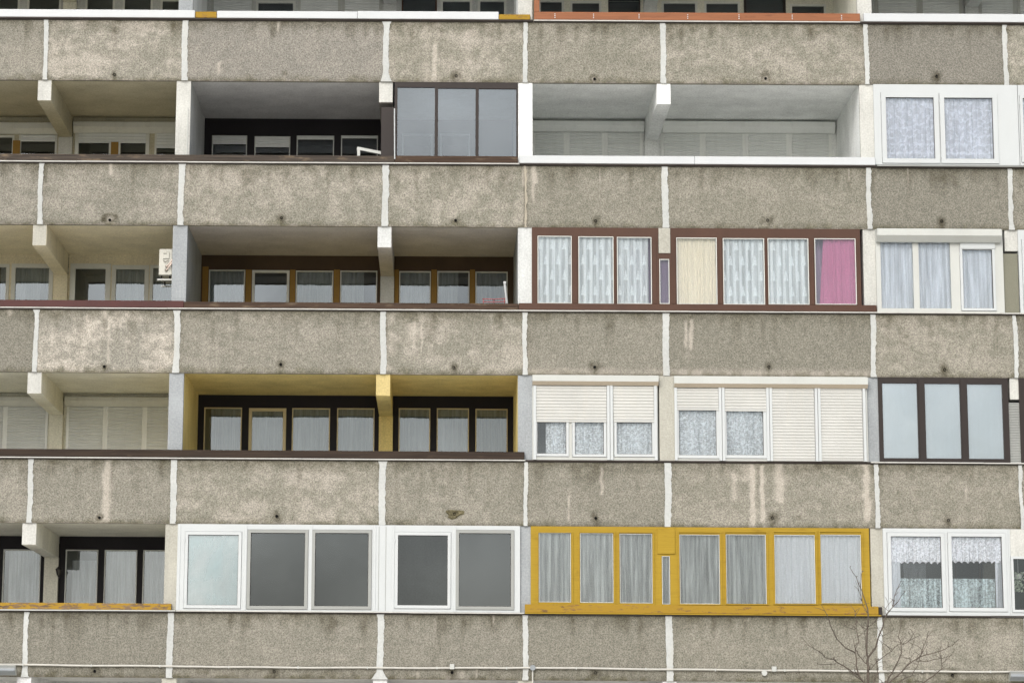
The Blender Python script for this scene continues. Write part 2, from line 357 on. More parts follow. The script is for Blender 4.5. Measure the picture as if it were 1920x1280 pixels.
# parapet panels: (lightness, patchiness, mauve tint) per row and bay
PAN = {
 0: [(1.0,.35,.3),(1.08,.75,.2),(1.0,.25,.9),(1.05,.7,0),(1.0,.35,0),(1.03,.6,0),(.90,.05,.6),(1.08,.6,0)],
 1: [(.96,.4,.3),(.98,.45,.2),(1.03,.6,.1),(1.03,.6,0),(.97,.25,0),(.98,.28,0),(.90,.05,.2),(.97,.2,.1)],
 2: [(.90,.1,.2),(1.16,.95,.5),(1.0,.35,.2),(1.04,.6,.1),(.98,.15,.15),(.93,.05,.1),(1.02,.5,0),(.96,.2,.2)],
 3: [(1.0,.3,.2),(.99,.2,.2),(1.04,.65,0),(1.0,.3,.1),(.98,.2,.1),(1.02,.4,0),(.99,.35,0),(1.0,.3,0)],
 4: [(.93,.1,.2),(.92,.05,.2),(.97,.25,.2),(.94,.15,.2),(.93,.08,.1),(.96,.2,0),(1.0,.4,0),(.95,.2,0)],
-1: [(1,.3,.2)]*8 }
# (px, y0, y1, width px, strength) lime streaks; strength <0 dark
STREAK = {0: [(523,42,60,5,.9),(816,85,156,9,.75),(800,120,155,24,.4),(412,118,140,9,.6),(536,138,155,4,.6),(880,60,125,16,.35)],
 1: [(209,305,328,8,.9),(32,306,318,8,.5),(984,312,350,10,.95),(1002,312,345,12,1.0),(1000,345,380,6,.7),(1123,318,345,3,.6),(1396,312,324,4,.5),(1589,312,340,2,.6),(1701,312,348,4,.6),(355,308,330,4,.8)],
 2: [(17,580,592,11,.8),(199,580,596,9,.8),(206,596,690,6,.5),(772,607,640,22,.45),(778,604,655,6,.75),(793,606,662,4,.7),(735,620,660,18,.35),(1284,602,650,5,.9),(1294,600,655,8,1.0),(1290,650,672,26,.2)],
 3: [(203,863,978,17,.85),(1066,928,976,4,.8),(1127,874,926,7,.7),(1408,872,984,12,.95),(1426,872,976,9,.95),(1459,868,940,20,.7),(1374,885,935,14,.5),(1622,870,975,14,.9),(1398,868,900,30,.4),(1812,916,940,5,.6),(190,966,982,6,.9)],
 4: [(926,1149,1166,5,.8),(817,1156,1185,5,.4),(784,1256,1272,5,.5),(893,1252,1270,5,.6),(868,1256,1270,14,.4),(842,1258,1272,30,.35),(1685,1250,1276,10,.4),(1740,1255,1276,8,.5)], -1: []}
HOLE = {0: [(214,140,1),(536,139,0),(856,145,1),(1114,151,2),(1434,149,2),(1757,143,1)], 1: [(207,413,2),(530,410,1),(855,415,1),(1116,416,1),(1437,414,1),(1765,415,1)],
 2: [(197,687,1),(529,683,1),(852,689,1),(1114,688,1),(1439,687,1),(1770,693,1)], 3: [(187,970,2),(521,966,1),(853,961,3),(1116,969,1),(1446,969,1),(1497,970,0),(1778,975,1)],
 4: [(176,1259,1),(515,1257,1),(848,1258,1),(1116,1258,1),(1788,1267,1)], -1: []}
def vnoise(x, z, sc, seed):
    r = np.random.default_rng(seed); G = r.random((64, 64)); u, v = x*sc % 63, z*sc % 63
    i, j = np.floor(u).astype(int), np.floor(v).astype(int); a, b = u-i, v-j; a, b = a*a*(3-2*a), b*b*(3-2*b)
    return (G[i, j]*(1-a)+G[i+1, j]*a)*(1-b)+(G[i, j+1]*(1-a)+G[i+1, j+1]*a)*b
def panel(row, bay):
    x0, x1 = J[bay]+.012, J[bay+1]-.012; z0, z1 = ZB(row), ZT(row)-.012
    st = .03; nx, nz = max(2, int((x1-x0)/st)), int((z1-z0)/st)
    xs, zs = np.linspace(x0, x1, nx+1), np.linspace(z0, z1, nz+1)
    X, Z = np.meshgrid(xs, zs)
    Yf = (vnoise(X+20, Z, 6, 3)-.5)*.006
    ed = np.minimum(np.minimum(X-x0, x1-X), np.minimum(Z-z0, z1-Z)); Yf = Yf+np.where(ed < .01, .012, 0)
    Lt = np.zeros_like(X); Dk = np.zeros_like(X); Gn = np.zeros_like(X)
    nA, nB, nC = vnoise(X+20, Z, 3, row*9+bay+40), vnoise(X+20, Z, 11, row*9+bay+80), vnoise(X+20, Z*.15, 9, row*9+bay+120)
    # soot washed down under the coping, damp along the drip edge and the joints
    hgt = z1-Z; Dk += np.clip(1-hgt/(.14+.34*nC), 0, 1)*(.45+.55*nA)
    low = Z-z0; Dk += np.clip(1-low/(.05+.14*nA), 0, 1)*(.25+.6*nB)
    side = np.minimum(X-x0, x1-X); Dk += np.clip(1-side/.12, 0, 1)*.35*nA; Dk += np.clip(nC-.66, 0, 1)*1.3*np.clip(hgt/.1, 0, 1)*np.clip(1.2-hgt/.9, 0, 1)
    Gn += np.clip(1-low/(.05+.12*nA), 0, 1)*(nB > .45)*.5+np.clip(1-hgt/.3, 0, 1)*.22*nA
    Lt += np.where(low < .018, .55, 0)
    if row == 4: Dk += np.where(low < .22, .18+.25*(nB > .55), 0)
    if row == 2 and bay in (4, 5): Lt += np.clip(1.3-low/.13, 0, 1)*.75*(.5+nA)
    for px, a, b, wd, stg in STREAK[row]:
        cx, zt = U(px, a); _, zb = U(px, b); hw = wd/97/2
        wob = (vnoise(np.full_like(Z, px*.37), Z, 7, int(px)) - .5)*.03
        fx = np.clip(1.25-np.abs(X-cx-wob)/(hw*(.75+.6*nB)), 0, 1)
        fz = np.clip((zt-Z)/.03+1, 0, 1)*np.clip((Z-zb)/.10+.6, 0, 1)
        Lt = np.maximum(Lt, fx*fz*stg); Dk *= 1-fx*fz*min(stg, 1)*.9
    for px, py, kd in HOLE[row]:
        q_ = np.random.default_rng(int(px*7+py)).random(4); cx, cz = U(px, py); r = np.hypot((X-cx)*(.8+.5*q_[0]), (Z-cz)*(.7+.5*q_[1]))*(.75+.6*q_[2])+(nB-.5)*.07
        if kd == 1: Dk += np.clip(1-np.abs(X-cx)/.035, 0, 1)*(Z < cz)*(.2+.8*q_[3])
        if kd == 1: Dk += np.clip(1-r/.13, 0, 1)*1.3
        if kd == 0: Dk += np.clip(1-r/.06, 0, 1)*1.3
        if kd == 2:
            Dk += np.clip(1-np.abs(r-.07)/.05, 0, 1)*np.where(Z > cz-.05, 1.4, .2); Lt = np.maximum(Lt, np.clip(1.3-np.hypot(X-cx, Z-(cz-.06))/.10, 0, 1))
        if kd == 3: Dk += np.clip(1.2-np.hypot((X-cx)*.62, Z-cz)/.10, 0, 1)*.9; Gn += np.clip(1.2-np.hypot((X-cx)*.6, Z-cz)/.10, 0, 1)*.6
    Lt, Dk, Gn = np.clip(Lt, 0, 1), np.clip(Dk, 0, .95), np.clip(Gn, 0, 1)
    n = (nx+1)*(nz+1); V = [(float(x), float(y), float(z)) for x, y, z in zip(X.ravel(), Yf.ravel(), Z.ravel())]
    Fc = []
    for j in range(nz):
        for i in range(nx): q = j*(nx+1)+i; Fc.append((q, q+1, q+nx+2, q+nx+1))
    m = len(V); V += [(x0, .1, z0), (x1, .1, z0), (x1, .1, z1), (x0, .1, z1)]
    Fc.append((m+1, m, m+3, m+2))
    bot = list(range(nx+1)); top = [nz*(nx+1)+i for i in range(nx+1)]; lf = [j*(nx+1) for j in range(nz+1)]; rg = [j*(nx+1)+nx for j in range(nz+1)]
    Fc += [tuple([m, m+1]+bot[::-1]), tuple([m+3]+top+[m+2]), tuple([m]+lf+[m+3]), tuple([m+1, m+2]+rg[::-1])]
    me = bpy.data.meshes.new('parapet_panel'); me.from_pydata(V, [], Fc); me.materials.append(CONC)
    A = me.color_attributes.new('stain', 'FLOAT_COLOR', 'POINT')
    c = np.zeros((len(V), 4), dtype=np.float32); c[:n, 0] = Lt.ravel(); c[:n, 1] = Dk.ravel(); c[:n, 2] = Gn.ravel(); c[:, 3] = 1
    A.data.foreach_set('color', c.ravel())
    o = bpy.data.objects.new('parapet_panel', me); COL.objects.link(o); o.parent = B
    L, P, T = PAN[row][bay]; o.color = (L, P, T, 1)
    return o
panels = {}
for row in range(-1, 5):
    for bay in range(8): panels[row, bay] = panel(row, bay)
# drain stubs
for row in range(0, 5):
    for px, py, kd in HOLE[row]:
        if kd == 0: continue
        x, z = U(px, py); bay = max(i for i in range(8) if J[i] < x)
        m = MB(); N = 12; r0, r1 = (.027, .020)
        ring = lambda r, y: [(x+r*math.cos(2*math.pi*k/N), y, z+r*math.sin(2*math.pi*k/N)) for k in range(N)]
        m.v += ring(r0, .02)+ring(r0, -.018)+ring(r1, -.018)+ring(r1, .0)
        for q in range(3):
            for k in range(N): m.f.append((q*N+k, q*N+(k+1) % N, (q+1)*N+(k+1) % N, (q+1)*N+k)); m.m.append(0 if q < 2 else 1)
        m.f.append(tuple(3*N+k for k in range(N))); m.m.append(1)
        m.build('drain_spout', [m_dark, m_dark], panels[row, bay])
# crumbled patch of render at the third row
x, z = U(853, 961); m = MB(); N = 26
for i in range(4):
    for k in range(N):
        a = 2*math.pi*k/N; r = (1, .78, .5, .2)[i]*(1+.22*math.sin(3*a+1)+.14*random.uniform(-1, 1)); m.v.append((x+.155*r*math.cos(a), (.004, -.022, -.012, -.004)[i]+random.uniform(-.006, .006), z+.085*r*math.sin(a)+.02*math.cos(a)))
for i in range(3):
    for k in range(N): m.f.append((i*N+k, i*N+(k+1) % N, (i+1)*N+(k+1) % N, (i+1)*N+k)); m.m.append(0)
m.f.append(tuple(3*N+k for k in range(N))); m.m.append(0)
m.build('crumbled_render', paint('damp_render', (104, 98, 76), .95, .4, .3, 0, 30, .1, .9), panels[3, 3])

# joint paint: (px width at the top, middle, bottom)
SW = {0: [9,12,12,9,11,9,9], 1: [10,12,13,4,13,10,9], 2: [9,12,11,9,13,10,8], 3: [10,12,13,8,13,9,7], 4: [9,12,12,10,13,9,8], -1: [10]*7}
for row in range(-1, 5):
    for j in range(7):
        w0 = SW[row][j]/97*.9; xj = J[j+1]; za, zb = ZB(row)-.0, ZT(row)-.03
        k = 44; m = MB(); off = random.uniform(-.01, .01); L = []; R = []
        flare = {(0,2): .10, (4,2): .20, (4,0): .06, (2,0): .0}.get((row, j), random.choice([0, 0, .02]))
        tfl = {(0,2): .06, (3,2): .05, (4,2): .03, (2,0): .05, (2,1): .05, (1,1): .03}.get((row, j), 0)
        wl = wr = 0
        for i in range(k+1):
            t = i/k; z = za+(zb-za)*t
            wl = wl*.6+random.uniform(-.006, .006); wr = wr*.6+random.uniform(-.010, .010)
            e = flare*max(0, 1-t/.14)**1.5+tfl*max(0, (t-.93)/.07)
            sway = .007*math.sin(t*5+row*2+j*1.3)
            L.append((xj+off+sway-w0/2-wl*.8-e*.5, z)); R.append((xj+off+sway+w0/2+wr-wl*.2+e*.5, z))
        n = k+1
        for (a, b), y in [((L, R), -.012)]:
            m.v += [(p[0], y, p[1]) for p in a]+[(p[0], y, p[1]) for p in b]+[(p[0], .014, p[1]) for p in a]+[(p[0], .014, p[1]) for p in b]
        for i in range(k):
            for a, b in ((0, n), (n, 3*n), (2*n, 0)): m.f.append((a+i, b+i, b+i+1, a+i+1)); m.m.append(0)
        m.f += [(0, n, 3*n, 2*n), (k, n+k, 3*n+k, 2*n+k)]; m.m += [0, 0]
        m.build('joint_sealant', m_cream_seal if (row, j) == (1, 3) else m_seal, B)
        # slim concrete filler behind the joint
        MB().box(xj-.03, xj+.03, .02, .09, ZB(row)+.002, ZT(row)-.02).build('joint_filler', m_cream_seal, B)

# slabs (ceilings), dividing walls, beams, posts, back walls, rooms
APT = [(0, 2), (2, 4), (4, 6), (6, 8)]      # bays of each flat
CEIL = {0: ['ivory', 'lgrey', 'lgrey', 'lgrey'], 1: ['olive', 'grey', 'white', 'white'], 2: ['cream', 'mauve', 'lgrey', 'white'],
        3: ['ivory', 'yellow', 'white', 'lgrey'], 4: ['ivory', 'lgrey', 'lgrey', 'white'], 5: ['grey', 'grey', 'grey', 'grey']}
PFRONT = {0: ['beige','cgrey','offw','offw','offw'], 1: ['white','offw','white','offw','white'], 2: ['beige','cgrey','lgrey','offw','beige'],
          3: ['beige','cgrey','cgrey','cgrey','beige'], 4: ['beige','beige','cgrey','beige','beige'], 5: ['beige']*5}
PSIDE = {0: ['beige','white','white','ivory','white'], 1: ['beige','lgrey','white','white','white'], 2: ['beige','cgrey','cgrey','offw','white'],
         3: ['beige','yellow','yellow','white','white'], 4: ['beige','ivory','white','beige','white'], 5: ['grey']*5}
def zc(L): return ZB(L-1) if L > 0 else ZT(0)+H-PH      # ceiling height over level L
def zf(L): return ZB(L)+.19 if L < 5 else .02            # floor of level L
for L in range(0, 6):
    top, flo = zc(L), zf(L); lo = ZT(L) if L < 5 else .02
    for a, (b0, b1) in enumerate(APT):
        MB().box(J[b0]+.005, J[b1]-.005, .10, DEEP+.3, top+.025, top+.185).build('balcony_slab', pl[CEIL[L][a]], B)
    for i, j in enumerate((0, 2, 4, 6, 8)):
        m = MB(); x = J[j]
        m.box(x-.137, x+.137, .105, DEEP, flo, top+.03, 0, 1); m.box(x-.137, x+.137, .03, .1048, lo+.002, top+.012, 0, 0)
        m.build('dividing_wall', [pl[PFRONT[L][i]], pl[PSIDE[L][i]]], B, bevel=.006)
    for a, j in enumerate((1, 3, 5, 7)):
        if (L, j) == (3, 5):   # full-height concrete post
            MB().box(J[j]-.145, J[j]+.145, .0, .3, lo+.004, top-.003).build('balcony_post', pl['beige'], B, bevel=.006)
            continue
        nm = {(1, 1): 'offw', (2, 1): 'beige', (3, 1): 'offw', (4, 1): 'offw', (1, 3): 'offw', (2, 3): 'lgrey', (3, 3): 'yfront', (1, 5): 'white', (2, 5): 'beige', (2, 7): 'offw', (3, 7): 'offw', (4, 7): 'beige', (1, 7): 'white'}.get((L, j), CEIL[L][a])  # darker copies of the beam paint tone down the strongly lit fronts
        sd = {(1, 1): 'olive', (2, 1): 'cream', (3, 1): 'ivory', (4, 1): 'ivory', (3, 3): 'yellow', (1, 3): 'dim', (2, 3): 'mauve'}.get((L, j), nm)
        m = MB(); m.box(J[j]-.13, J[j]+.13, .03, DEEP-.02, top-.40, top+.05, 1, 1, 0)
        m.build('balcony_beam', [pl[nm], pl[sd]], B, bevel=.006)
        MB().box(J[j]-.135, J[j]+.135, DEEP-.10, DEEP+.02, flo, top-.398).build('wall_post', pl[{(1, 3): 'mauve', (2, 3): 'lgrey', (2, 1): 'cream', (3, 1): 'ivory', (4, 1): 'ivory', (3, 3): 'yellow'}.get((L, j), nm)], B)

def pane(x0, x1, z0, z1, y, mat, parent):
    m = MB(); m.quad((x0, y, z0), (x1, y, z0), (x1, y, z1), (x0, y, z1)); return m.build('pane', mat, parent)
BW = {}    # back walls: level, apartment -> material, list of windows
def px_window(L, x0, x1, ytop, style, shutter=0, box=0, inner=None):
    """a window in the recessed wall; ytop measured at its plane"""
    xa, xb, _, zt = Q(x0, ytop, x1, ytop+30, DEEP)
    return dict(x0=xa, x1=xb, z1=zt, z0=ZT(L)-.17, style=style, shutter=shutter)
def back_bay(L, bay, wallmat, wins, ochre=()):
    x0 = J[bay]+(.137 if bay % 2 == 0 else .135); x1 = J[bay+1]-(.137 if bay % 2 else .135)
    z0, z1 = zf(L), zc(L)+.03; hs = []
    zsill = ZT(L)-.17
    for w_ in wins:
        xa, xb, _, zt = Q(w_[0], w_[2], w_[1], w_[2]+30, DEEP)
        xa, xb = max(xa, x0+.03), min(xb, x1-.03); zt = min(zt, z1-.06)
        if xb-xa > .08: hs.append((xa, xb, zsill, zt, w_))
    wall = MB().lattice(x0, x1, z0, z1, [h[:4] for h in hs], DEEP, DEEP+.16).build('recessed_wall', wallmat, B)
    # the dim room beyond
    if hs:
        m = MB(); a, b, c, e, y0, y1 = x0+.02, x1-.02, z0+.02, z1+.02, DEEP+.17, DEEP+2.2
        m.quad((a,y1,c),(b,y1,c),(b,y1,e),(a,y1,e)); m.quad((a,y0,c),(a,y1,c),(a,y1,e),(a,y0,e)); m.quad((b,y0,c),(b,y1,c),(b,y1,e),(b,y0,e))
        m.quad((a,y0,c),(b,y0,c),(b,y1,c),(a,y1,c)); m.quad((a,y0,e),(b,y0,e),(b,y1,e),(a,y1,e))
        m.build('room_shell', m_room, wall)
    for xa, xb, za, zt, w_ in hs:
        fw_ = w_[3]/97; fm = w_[4]
        fr = MB().lattice(xa+.001, xb-.001, za+.001, zt-.001, [(xa+fw_, xb-fw_, za+fw_, zt-fw_)], DEEP-.015, DEEP+.05).build('window', fm, B)
        pane(xa+fw_-.004, xb-fw_+.004, za+fw_-.004, zt-fw_+.004, DEEP+.025, gl_back, fr)
        if len(w_) > 5 and w_[5]:
            zs = Q(w_[0], w_[2], w_[1], w_[5], DEEP)[2]; sm = w_[6] if len(w_) > 6 else m_slat_g
            slats(xa+max(fw_, .02), xb-max(fw_, .02), zs, zt-.005, DEEP-.028, sm, fr, pitch=.055)
    for a, b, t in ochre:
        xa, xb, _, zt = Q(a, t, b, t+30, DEEP)
        MB().box(xa, xb, DEEP-.01, DEEP-.002, zsill, zt).build('coloured_panel', m_ochre, wall)
    return wall
def slats(x0, x1, z0, z1, y, mat, parent, pitch=.05, name='roller_shutter'):
    n = max(1, int(round((z1-z0)/pitch))); p = (z1-z0)/n; prof = []
    for i in range(n):
        z = z0+i*p
        prof += [(y+.008, z), (y+.008, z+p*.12), (y+.002, z+p*.26), (y-.002, z+p*.5), (y+.002, z+p*.85), (y+.008, z+p*.97)]
    prof.append((y+.008, z1)); 
    m = MB().extrude_x(prof, x0, x1, 0, cap=False); m.box(x0, x1, y-.006, y+.012, z0-.03, z0-.001)
    return m.build(name, mat, parent)
def sbox(x0, x1, z0, z1, y0, y1, mat, parent, under=None, name='shutter_box'):
    h = z1-z0; m = MB(); c = min(h*.5, abs(y1-y0)*.6)
    m.extrude_x([(y1, z0), (y0+c, z0), (y0, z0+c), (y0, z1-.015), (y0+.015, z1), (y1, z1)], x0, x1)
    m.extrude_x([(y1, z1), (y1, z0)], x0, x1, cap=False)
    if under is not None:
        m.m = [0]*len(m.f); m.m[0] = 1; m.m[1] = 1
        return m.build(name, [mat, under], parent)
    return m.build(name, mat, parent)

W, T = m_pvcin, 3
# level 0 (only the lowest strip is in view)
back_bay(0, 0, pl['lgrey'], [(-150,-60,-40,4,W),(-50,33,-40,4,W),(47,112,-40,4,W)])
back_bay(0, 1, pl['lgrey'], [(158,214,-30,4,W),(229,286,-30,4,W),(300,342,-2,4,m_pvcin)])
back_bay(0, 2, pl['lgrey'], [(397,478,-40,5,m_pvc2,30,m_slat_g),(480,555,2,5,m_pvcin),(560,640,-40,5,m_pvc2,30,m_slat_g),(643,722,-40,5,m_pvc2,30,m_slat_g)])
back_bay(0, 3, pl['lgrey'], [(754,820,-40,3,m_brown),(826,886,0,5,m_pvcin),(896,950,0,5,m_pvcin)])
back_bay(0, 4, pl['ivory'], [(1010,1057,2,4,W),(1069,1127,4,4,W),(1140,1200,0,2,m_dbrown)])
back_bay(0, 5, pl['ivory'], [(1240,1307,4,4,W),(1320,1387,4,4,W),(1394,1473,-10,5,m_dbrown),(1481,1549,8,4,W)])
back_bay(0, 6, pl['lgrey'], [(1642,1724,-40,5,m_pvc2,40,m_slat_g),(1726,1805,-40,5,m_pvc2,40,m_slat_g)])
back_bay(0, 7, pl['lgrey'], [(1838,1908,-40,5,m_pvc2,40,m_slat_g),(1912,1990,-40,5,m_pvc2,40,m_slat_g)])
# level 1
b = back_bay(1, 0, pl['olive'], [(-60,24,252,4,W),(33,106,252,4,W,262)])
sbox(*[Q(-60,231,107,251,DEEP)[k] for k in (0,1,2,3)], DEEP-.16, DEEP-.002, m_pvcin, b)
MB().box(*Q(21,262,35,300,DEEP-.03)[:2], DEEP-.04, DEEP-.02, ZT(1)-.1, Q(21,262,35,300,DEEP-.03)[3]).build('coloured_panel', m_ochre, b)
b = back_bay(1, 1, pl['olive'], [(140,281,249,7,W,266,m_slat_g),(291,350,249,4,W,276,m_slat_g)])
sbox(*Q(138,231,283,250,DEEP), DEEP-.16, DEEP-.002, m_pvcin, b); sbox(*Q(283.5,232,350,251,DEEP), DEEP-.16, DEEP-.002, m_pvcin, b)
r = Q(204,266,226,300,DEEP-.03); MB().box(r[0], r[1], DEEP-.028, DEEP-.018, ZT(1)-.1, r[3]).build('mullion', m_pvcin, b)
r = Q(208,266,222,300,DEEP-.04); MB().box(r[0], r[1], DEEP-.045, DEEP-.03, ZT(1)-.1, r[3]).build('coloured_panel', m_ochre, b)
r = Q(320,279,328,300,DEEP-.04)
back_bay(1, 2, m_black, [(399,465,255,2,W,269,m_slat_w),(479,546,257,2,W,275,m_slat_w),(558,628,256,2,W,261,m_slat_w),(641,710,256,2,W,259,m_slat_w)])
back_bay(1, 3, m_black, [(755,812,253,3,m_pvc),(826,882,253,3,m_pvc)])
b = back_bay(1, 4, pl['white'], [(998,1062,251,6,m_inw,300,m_slat_w),(1062,1133,251,6,m_inw,300,m_slat_w),(1133,1204,251,6,m_inw,300,m_slat_w)])
sbox(*Q(990,233,1206,250,DEEP), DEEP-.2, DEEP-.002, m_inw, b)
b = back_bay(1, 5, pl['white'], [(1238,1316,252,6,m_inw,300,m_slat_w),(1316,1396,252,6,m_inw,300,m_slat_w),(1396,1478,252,6,m_inw,300,m_slat_w),(1478,1558,252,6,m_inw,300,m_slat_w)])
sbox(*Q(1240,233,1562,252,DEEP), DEEP-.2, DEEP-.002, m_inw, b)
back_bay(1, 6, pl['lgrey'], []); back_bay(1, 7, pl['lgrey'], [])
# level 2
back_bay(2, 0, pl['cream'], [(-70,16,494,6,W),(20,100,494,8,W)])
back_bay(2, 1, pl['cream'], [(132,209,494,10,W),(211,281,497,8,W),(283,350,497,6,W)])
back_bay(2, 2, m_bwall, [(394,462,506,2,W),(475,545,507,5,W),(557,627,508,2,W),(640,709,508,2,W)], [(382,393,500),(463,474,506),(546,556,506),(628,639,506)])
back_bay(2, 3, m_bwall, [(750,809,509,2,W),(821,881,509,2,W),(892,952,510,2,W)], [(741,749,506),(810,820,506),(882,891,506)])
for k in (4, 5, 6, 7): back_bay(2, k, pl['lgrey'], [])
# level 3
b = back_bay(3, 0, pl['ivory'], [(-60,8,762,4,m_inw,850,m_slat_g),(8,90,762,5,m_inw,850,m_slat_g)])
sbox(*Q(-60,745,91,762,DEEP), DEEP-.16, DEEP-.002, m_pvcin, b)
b = back_bay(3, 1, pl['ivory'], [(125,199,762,5,m_inw,850,m_slat_g),(199,273,762,5,m_inw,850,m_slat_g),(273,345,762,5,m_inw,850,m_slat_g)])
sbox(*Q(123,745,345,762,DEEP), DEEP-.16, DEEP-.002, m_pvcin, b)
m_yf = paint('cream_window_frame', (206, 192, 152), .5, .06, .05)
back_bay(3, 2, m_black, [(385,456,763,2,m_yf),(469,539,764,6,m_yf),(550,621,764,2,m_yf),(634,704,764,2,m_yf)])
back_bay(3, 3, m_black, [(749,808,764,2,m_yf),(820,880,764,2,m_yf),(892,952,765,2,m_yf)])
for k in (4, 5, 6, 7): back_bay(3, k, pl['lgrey'], [])
# level 4
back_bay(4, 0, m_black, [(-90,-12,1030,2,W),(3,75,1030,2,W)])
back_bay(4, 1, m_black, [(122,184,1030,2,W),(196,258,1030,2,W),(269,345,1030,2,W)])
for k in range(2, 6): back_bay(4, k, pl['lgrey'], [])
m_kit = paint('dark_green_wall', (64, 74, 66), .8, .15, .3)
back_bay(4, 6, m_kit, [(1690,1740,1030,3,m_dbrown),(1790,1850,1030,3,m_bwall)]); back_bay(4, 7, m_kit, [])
for k in range(8): back_bay(5, k, pl['grey'], [])
# end walls and the mass of the block behind, so the place holds up from the side
m = MB(); m.box(J[0]-.4, J[8]+.4, DEEP+2.6, DEEP+2.8, 0, ZT(0)+H+.3); m.box(J[0]-.42, J[0]-.14, 0, DEEP+2.8, 0, ZT(0)+H+.3); m.box(J[8]+.14, J[8]+.42, 0, DEEP+2.8, 0, ZT(0)+H+.3)
m.build('end_wall', pl['grey'], B)
MB().box(J[0]-.5, J[8]+.5, -.2, DEEP+2.9, ZT(0)+H+.35, ZT(0)+H+.6).build('roof', pl['dim'], B)

# ------------------------------------------------------------------ hand rails and drip edges
def rail(row, x0, x1, mat, h=.135, yy=-.055, th=.05, dz=0.0, label=None):
    xa, xb = U(x0, 0)[0], U(x1, 0)[0]
    yr = {0: 40, 1: 305, 2: 580, 3: 860, 4: 1146}[row]
    xa, xb = U(x0, yr)[0], U(x1, yr)[0]
    o = MB().box(xa, xb, yy, yy+th+.09, ZT(row)+.012+dz, ZT(row)+.012+dz+h).build('hand_rail', mat, B, bevel=.006)
    if label: o['label'] = label
    return o
XL, XR = -280, 2280
rail(0, XL, 366, m_rail_w, .15); rail(0, 367, 407, m_ypeel2, .12); rail(0, 407.5, 671, m_rail_w, .14); rail(0, 671.5, 935, m_rail_w, .15)
rail(0, 935.5, 994, m_ypeel2, .10); r0 = rail(0, 1001, 1612, m_orange, .155); rail(0, 1619, XR, m_rail_w, .16)
r0['label'] = 'orange stained rail board with pairs of white screws'
sm = m_rail_w
for px in (1040, 1112, 1197, 1288, 1384, 1484, 1577):
    x = U(px, 33)[0]; m = MB()
    for dz in (.04, .075, .11): m.box(x-.009, x+.009, -.062, -.0545, ZT(0)+.012+dz-.008, ZT(0)+.012+dz+.008)
    m.build('screw', m_rail_w, r0)
rail(1, XL, 741, m_weath, .125, label='weathered grey rail board'); rail(1, 741.5, 971, m_weath2, .13); rail(1, 974, 1300, m_rail_w, .15); rail(1, 1300.4, 1639, m_rail_w, .15)
rail(2, XL, 347, m_dred, .13, label='dark red rail'); rail(2, 347.5, 972, m_weath2, .115); rail(2, 972.5, 1641, m_brown, .125)
rail(3, XL, 983, m_dboard, .14)
rail(4, XL, 322, m_ypeel, .12, label='yellow rail board with peeling paint'); rail(4, 984, 1646, m_ypeel2, .15); rail(4, 1646.5, 1653, m_dbrown, .14)
MB().box(U(1001, 10)[0], U(1011, 10)[0], -.05, .06, ZT(0)+.17, ZT(0)+1.2).build('orange_board', m_orange, B)
def drip(row, x0, x1, mat, pr=.035):
    yr = {0: 40, 1: 305, 2: 580, 3: 860, 4: 1146}[row]; xa, xb = U(x0, yr)[0], U(x1, yr)[0]
    n = max(1, int((xb-xa)/1.9)); m = MB()
    for i in range(n):
        a, b = xa+(xb-xa)*i/n, xa+(xb-xa)*(i+1)/n-.004; t = random.uniform(-.003, .003)
        m.box(a, b, -pr-.015+t, .1, ZT(row)-.010+t, ZT(row)+.0095+t)
    m.build('drip_edge', mat, B)
    MB().box(xa, xb, -pr+.012, .06, ZT(row)-.028, ZT(row)-.0125).build('coping_shadow_line', m_edge_shadow, B)  # dark strip paints the contact shadow below the coping
drip(0, XL, 1000, m_edge_shadow); drip(0, 1001, 1612, m_metal); drip(0, 1613, XR, m_edge_shadow)
drip(1, XL, 973, m_metal); drip(1, 974, 1641, m_edge_shadow, .03); drip(1, 1642, XR, m_gfr, .06)
drip(2, XL, XR, m_metal); drip(3, XL, 985, m_metal); drip(3, 986, 1630, m_edge_shadow, .02); drip(3, 1630.5, XR, m_metal)
drip(4, XL, 330, m_pvc2, .05); drip(4, 331, 983, m_metal, .045); drip(4, 984, 1652, m_yellow, .05); drip(4, 1653, XR, m_edge_shadow, .02)

